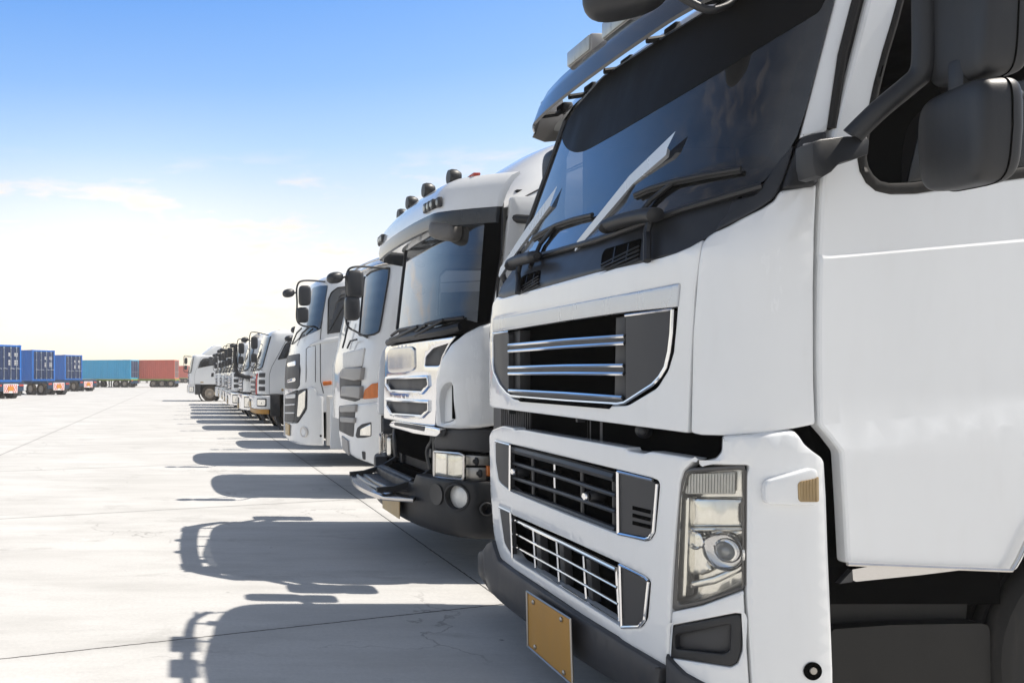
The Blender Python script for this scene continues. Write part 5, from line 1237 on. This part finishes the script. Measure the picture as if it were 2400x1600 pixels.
    P('bumper_slot', [(-.36, bz0+.12), (-.36, bz1-.12), (.36, bz1-.12), (.36, bz0+.12)], 'charcoal_plate', b, .066, .02, .006)
    P('number_plate', [(-.26, bz0+.03), (-.26, bz0+.2), (.26, bz0+.2), (.26, bz0+.03)], 'tan_plate', t, .08, .015, .002, .005)
    if st.get('yellow'): P('lower_valance', [(-e, bz0-.14), (-e, bz0), (e, bz0), (e, bz0-.14)], 'yellow_plate', b, .03, .1, .02)
    ax = x0f+st.get('axle', 1.25)
    for sg in (-1, 1):
        # step well ahead of the wheel, arch over it
        bm = NB(); box(bm, (x0f+.42, yc+sg*(w-.02)-.13, .42), (ax-.56, yc+sg*(w-.02)+.02, zb), .02); part('step_well', bm, 'black_plastic', t)
        bm = NB(); lathe(bm, (ax, yc+sg*(w-.17), .5), (0, sg, 0), [(.60, -.25), (.60, .195), (.66, .205), (.68, .195), (.68, -.25)], 20, arc=(0, math.pi)); part('wheel_arch', bm, 'black_plastic', t)
        y = yc+sg*(w+.16); hx = x0f+st.get('hoop', -.18)
        if sg < 0 or st.get('both_mirrors'): hoop_mirror(t, (x0f+.2, yc+sg*(w-.08), zw-.08), (x0f+.40, yc+sg*(w-.1), zr-.02), hx, y, zw-.02, zr+.06, ((hx+.13, y, zr-.25), (.2, .16, .36)), ((hx+.12, y, zw+.26), (.18, .15, .26)), (hx-.15, y, zr-.16) if st.get('kerb', True) else None)
        if st.get('spikes') and sg < 0:
            bm = NB(); pth = bez([(hx-.06, y, zr-.1), (hx-.08, y, zr-.5), (hx-.04, y, zw-.05), (hx+.15, y, zw-.25), (hx+.45, y, zw-.3)], 8)
            tube(bm, pth, .06, 8)
            for i in range(0, len(pth)-1):
                tn = (pth[i+1]-pth[i]).normalized(); nv = Vector((tn.z, 0, -tn.x)); nv = -nv if nv.x > 0 else nv
                for s2 in (-.5, 0, .5): lathe(bm, pth[i], (nv+Vector((0, s2, 0))).normalized(), [(.02, .05), (0, .17)], 5)
            part('spiked_trim', bm, 'black_plastic', t)
    if st.get('fairing'):
        KR = Skin(yc, w-.06, lambda z: x0f+.62+(z-zr)*1.15, .4, 3.5, .06); bm = NB(); h = st['fairing']
        shell(bm, KR, [(zr+.02, 0), (zr+.2*h, 0), (zr+.6*h, -.01), (zr+.9*h, -.04), (zr+h, -.12)], xr+.05); part('roof_fairing', bm, white, t)
    if st.get('lamps'):
        for dy in (-.8, -.4, 0, .4, .8):
            bm = NB(); lathe(bm, (x0f+.55, yc+dy, zr+.20), (-1, 0, 0), [(0, -.08), (.07, -.06), (.08, 0), (.07, .02), (0, .025)], 12); box(bm, (x0f+.54, yc+dy-.02, zr+.08), (x0f+.58, yc+dy+.02, zr+.15)); part('roof_lamp', bm, 'worn_chrome', t)
    running_gear(t, yc, x0f, ax, ax+3.4, .5, .5, w-.17, st.get('tyre', 'dusty_tyre'), ax+4.4)
    return t
A = dict(red=True, corner_vents=True, yellow=True, zr=2.80, bz=(.62, 1.02), bars=4, bar_m='off_white', d=.34)
B = dict(bumper='chrome', bar_m='chrome', bars=5, spikes=True, lamps=True, zr=2.75, flat_sill=True, bz=(.45, .98))
Cc = dict(zr=2.75, bars=3, fairing=.6, corner_vents=True, bz=(.5, 1.0))
D = dict(bumper='chrome', bar_m='chrome', bars=6, zr=2.7, flat_sill=True, corner_vents=True, fairing=.5)
far_truck('white truck with low roof half hidden by the hoop-mirror truck, second behind it', 17.55, 2.75, dict(zr=2.75, flat_sill=True))
far_truck('white truck standing back in the row, hidden between the hoop-mirror truck and the red-striped truck', 20.6, 3.0, dict(zr=2.7))
far_truck('white truck with red grille stripe, slanted door window and yellow strip under its bumper', 23.5, 2.10, A)
far_truck('white truck with spiked black trim on its mirrors and a bright chrome bumper', 26.8, 1.96, B)
far_truck('white truck with roof lamps and chrome bumper just behind the spiked-mirror truck', 29.8, 1.75, dict(D, lamps=True, fairing=None))
far_truck('small white truck with roof fairing and corner vents, third beyond the red-striped truck', 33.0, 1.80, Cc)
far_truck('white truck with many chrome grille bars and a low fairing, deep in the row', 36.3, 1.85, D)
far_truck('white truck with plain white bumper next but one to the last truck of the row', 39.6, 1.85, dict(Cc, fairing=.35, corner_vents=False))
far_truck('white truck just in front of the last truck, only its mirrors and nose showing', 43.2, 1.78, dict(zr=2.7, bars=4))
far_truck('last white truck of the row, parked forward, its brown front wheel in view', 50.2, .30, dict(zr=2.78, lean=.18, fairing=.72, bz=(.50, 1.02), len=2.05, axle=1.32, kerb=False, hoop=-.28, both_mirrors=True))

# ------------------------------------------------------------------ container trailers across the yard
def container(label, corner, th, L, side, door, marks=True, z0=1.16, Hc=2.59, post=None):
    c = Vector((*corner, z0)); d = Vector((math.cos(th), math.sin(th), 0)); e = Vector((-math.sin(th), math.cos(th), 0)); up = Vector((0, 0, 1))
    t = thing('shipping_container', label, 'container', c, 'shipping containers on trailers'); Wd = 2.44; post = post or side
    Q = lambda a, b, z: c+d*a+e*b+up*z
    def bx(bm, a0, a1, b0, b1, z0_, z1): obox(bm, Q((a0+a1)/2, (b0+b1)/2, (z0_+z1)/2), d, e, up, (a1-a0, b1-b0, z1-z0_))
    # corrugated sides
    for aa, sg, nm in ((.03, -1, 'side_wall'), (Wd-.03, 1, 'side_wall')):
        bm = NB(); pr = []; b = .12; pitch = .278
        while b < L-.12-pitch:
            pr += [(b, 0), (b+.075, 0), (b+.14, .036), (b+.215, .036)]; b += pitch
        pr += [(L-.12, 0)]
        lo = [bm.verts.new(Q(aa-sg*o, b_, .16)) for b_, o in pr]; hi = [bm.verts.new(Q(aa-sg*o, b_, Hc-.07)) for b_, o in pr]
        for i in range(len(pr)-1): bm.faces.new((lo[i], lo[i+1], hi[i+1], hi[i]))
        part(nm, bm, side, t, 20)
    bm = NB(); bx(bm, .05, Wd-.05, .05, L-.05, Hc-.05, Hc-.02); bx(bm, .05, Wd-.05, .05, L-.05, .1, .16); bx(bm, .06, Wd-.06, L-.08, L-.04, .15, Hc-.05); part('roof', bm, side, t)
    bm = NB()
    for a0 in (0, Wd-.13):
        for b0 in (0, L-.13): bx(bm, a0, a0+.13, b0, b0+.13, .0, Hc)
    for a0 in (.002, Wd-.062): bx(bm, a0, a0+.06, .13, L-.13, Hc-.09, Hc-.008); bx(bm, a0, a0+.06, .13, L-.13, .0, .16)
    for b0 in (.01, L-.10): bx(bm, .13, Wd-.13, b0, b0+.09, Hc-.13, Hc-.006); bx(bm, .13, Wd-.13, b0, b0+.09, .0, .15)
    part('frame', bm, post, t)
    bm = NB()
    for a0 in (-.006, Wd-.164):
        for z_ in (-.004, Hc-.112): bx(bm, a0, a0+.17, -.006, .18, z_, z_+.118)
    part('corner_casting', bm, post, t)
    for a0, a1 in ((.14, Wd/2-.008), (Wd/2+.008, Wd-.14)):
        bm = NB(); bx(bm, a0, a1, .035, .075, .16, Hc-.14)
        for i in range(4): bx(bm, a0+.05, a1-.05, .025, .0345, .22+i*.57, .66+i*.57)
        dr = part('door', bm, door, t)
        bm = NB()
        for q in (.28, .74):
            a = a0+(a1-a0)*q; tube(bm, [Q(a, .0, .12), Q(a, .0, Hc-.10)], .022, 6)
            for z_ in (.2, .9, 1.7, 2.35): bx(bm, a-.05, a+.05, .0, .03, z_, z_+.07)
            tube(bm, [Q(a, -.02, .95), Q(a+.30, -.02, .92)], .018, 5)
        part('lock_rod', bm, 'lock_rod', dr)
        if marks and a0 > 1:
            bm = NB()
            for z_ in (1.95, 1.82, 1.45, 1.32, 1.19):
                bx(bm, a0+.10, a0+.26, .018, .0235, z_, z_+.06); bx(bm, a0+.62, a0+.90, .018, .0235, z_, z_+.06)
            part('door_marking', bm, 'marking_white', dr)
    return t
def trailer(label, corner, th, L, over, m_, axles=(0.9, 2.2), chev=True, z0=1.16):
    d = Vector((math.cos(th), math.sin(th), 0)); e = Vector((-math.sin(th), math.cos(th), 0)); up = Vector((0, 0, 1)); Wd = 2.44
    o = Vector((*corner, 0))-e*over; t = thing('container_trailer', label, 'trailer', o, 'trailers under the containers')
    Q = lambda a, b, z: o+d*a+e*b+up*z
    def bx(bm, a0, a1, b0, b1, z0_, z1, bev=0): obox(bm, Q((a0+a1)/2, (b0+b1)/2, (z0_+z1)/2), d, e, up, (a1-a0, b1-b0, z1-z0_), bev)
    bm = NB(); T = L+over
    for a in (.62, 1.66): bx(bm, a, a+.16, .05, T, .86, 1.13)
    for b in [x for x in (0, over+.05, over+L/2, T-.3)]: bx(bm, .0, Wd, b, b+.16, .98, 1.14)
    for a in (.02, Wd-.12): bx(bm, a, a+.1, .16, T-.3, 1.0, 1.12)
    part('frame', bm, m_, t)
    bm = NB(); bx(bm, .05, Wd-.05, .02, .10, .52, .92, .01); rb = part('rear_bumper', bm, 'trailer_blue', t)
    if chev:
        bm = NB(); bx(bm, .62, 1.82, -.02, .012, .40, 1.02); cb = part('chevron_board', bm, 'marking_white', t)
        bm = NB(); ctr = 1.22
        for sg in (-1, 1):
            for i in range(4):
                a = ctr+sg*(.22+i*.17); z = .42
                pts = [(a, .42), (a+sg*.085, .42), (max(.63, min(1.81, a+sg*(.085-.0)+ -sg*.30)), .98), (a-sg*.30, .98)]
                pts = [(max(.64, min(1.80, p)), q) for p, q in pts]
                prism(bm, [Q(p, -.022, q) for p, q in pts], -e*.004)
        part('chevron_stripe', bm, 'red_paint_bright', cb)
        bm = NB(); bx(bm, .98, 1.46, -.05, -.028, .56, .86); part('number_plate', bm, 'orange_plate', cb)
    for a in (.12, 1.98):
        bm = NB(); bx(bm, a, a+.36, -.02, .018, .86, .99); part('tail_light', bm, 'red_lens', t)
        bm = NB(); bx(bm, a-.02, a+.42, .30, .32, .18, .78); part('mud_flap', bm, 'grey_flap', t)
    for b in axles:
        for a, sg in ((.18, -1), (Wd-.18, 1)):
            c = Q(a, b+.35, .5); wheel(t, c, d*sg, .5, .34, 'dusty_tyre', 'rim_paint')
            bm = NB(); lathe(bm, c, d*sg, [(.55, -.2), (.55, .19), (.575, .19), (.575, -.2)], 16, arc=(R(15), R(165))); part('fender', bm, 'grey_flap', t)
        bm = NB(); tube(bm, [Q(.2, b+.35, .5), Q(Wd-.2, b+.35, .5)], .08, 8); part('axle', bm, 'chassis', t)
    for a in (.7, 1.6):
        bm = NB(); bx(bm, a, a+.14, T-2.6, T-2.45, .05, .9); bx(bm, a-.08, a+.22, T-2.7, T-2.35, .0, .06); part('landing_leg', bm, 'chassis', t)
    return t
mat('lock_rod', (.42, .47, .52), .4, .3, 0, .1, 6)
mat('marking_white', (.78, .78, .76), .5, 0, 0, .04, 6, dirt=.15)
def pc(px, Y): return ((px-PX0)/F*Y, Y)
T5, T6, T7 = R(50), R(66), R(76)
def back(px, Y, th): x, y = pc(px, Y); return (x-2.44*math.cos(th), y-2.44*math.sin(th))
for lab, tlab, cor, th, L, sd, dr, over, tm, ax in (
    ('blue container with white lock rods, cut by the left edge of the photo', 'dark blue trailer at the left edge with striped chevron board', back(50, 57, T5), T5, 6.06, 'blue_paint', 'navy_shaded_paint', .35, 'trailer_blue', (.9, 2.2)),
    ('second blue container from the left edge, two brown trailer wheels below it', 'trailer with large tan wheels under the second blue container from the left', pc(76, 67), T5, 6.06, 'blue_paint', 'navy_shaded_paint', 1.9, 'trailer_blue', (.55, 1.9)),
    ('third blue container from the left edge, before the narrow fourth one', 'trailer under the third blue container from the left', pc(152, 83), T5, 6.06, 'blue_paint', 'navy_shaded_paint', 2.2, 'trailer_blue', (.6, 1.95)),
    ('narrow strip of blue container between third blue one and long light blue one', 'trailer with rearmost chevron board before the long light blue container', back(193, 101, T5), T5, 6.06, 'blue_paint', 'navy_shaded_paint', 2.4, 'trailer_blue', (.6, 1.95)),
    ('long light blue container with doors darkened to shaded navy', 'green framed trailer under the long light blue container', pc(306, 109), T6, 12.19, 'azure_paint', 'navy_shaded_paint', .1, 'green_paint', (.7, 2.0, 5.2)),
    ('long red container right of the light blue one', 'green framed trailer with three wheels under the long red container', pc(409, 110), T7, 12.19, 'red_paint', 'rust_paint', .1, 'green_paint', (.3, 1.55, 2.8)),
    ('small far brown container just right of the long red container', 'far trailer under the small brown container', pc(421, 178), T7, 12.19, 'brown_paint', 'brown_paint', .1, 'green_paint', (.3, 1.55)),
    ('small far orange red container beside the last truck', 'far trailer under the small orange red container', pc(440, 176), T7, 12.19, 'red_paint', 'rust_paint', .1, 'green_paint', (.3, 1.55))):
    trailer(tlab, cor, th, L, over, tm, ax, sd == 'blue_paint')
    container(lab, cor, th, L, sd, dr, sd == 'blue_paint', post={'azure_paint': 'rust_paint' if False else 'azure_paint'}.get(sd, sd))

# ------------------------------------------------------------------ air
hm = bpy.data.materials.new('haze_air'); hm.use_nodes = True; t_ = hm.node_tree; t_.nodes.clear()
o_ = t_.nodes.new('ShaderNodeOutputMaterial'); pv = t_.nodes.new('ShaderNodeVolumePrincipled'); t_.links.new(pv.outputs[0], o_.inputs['Volume'])
pv.inputs['Color'].default_value = (1.0, .96, .91, 1); pv.inputs['Density'].default_value = .0013; pv.inputs['Anisotropy'].default_value = .2
M['haze_air'] = hm
bm = NB(); box(bm, (-330, -60, -1), (330, 430, 8)); hz = part('haze', bm, 'haze_air', None, 0); hz['kind'] = 'stuff'
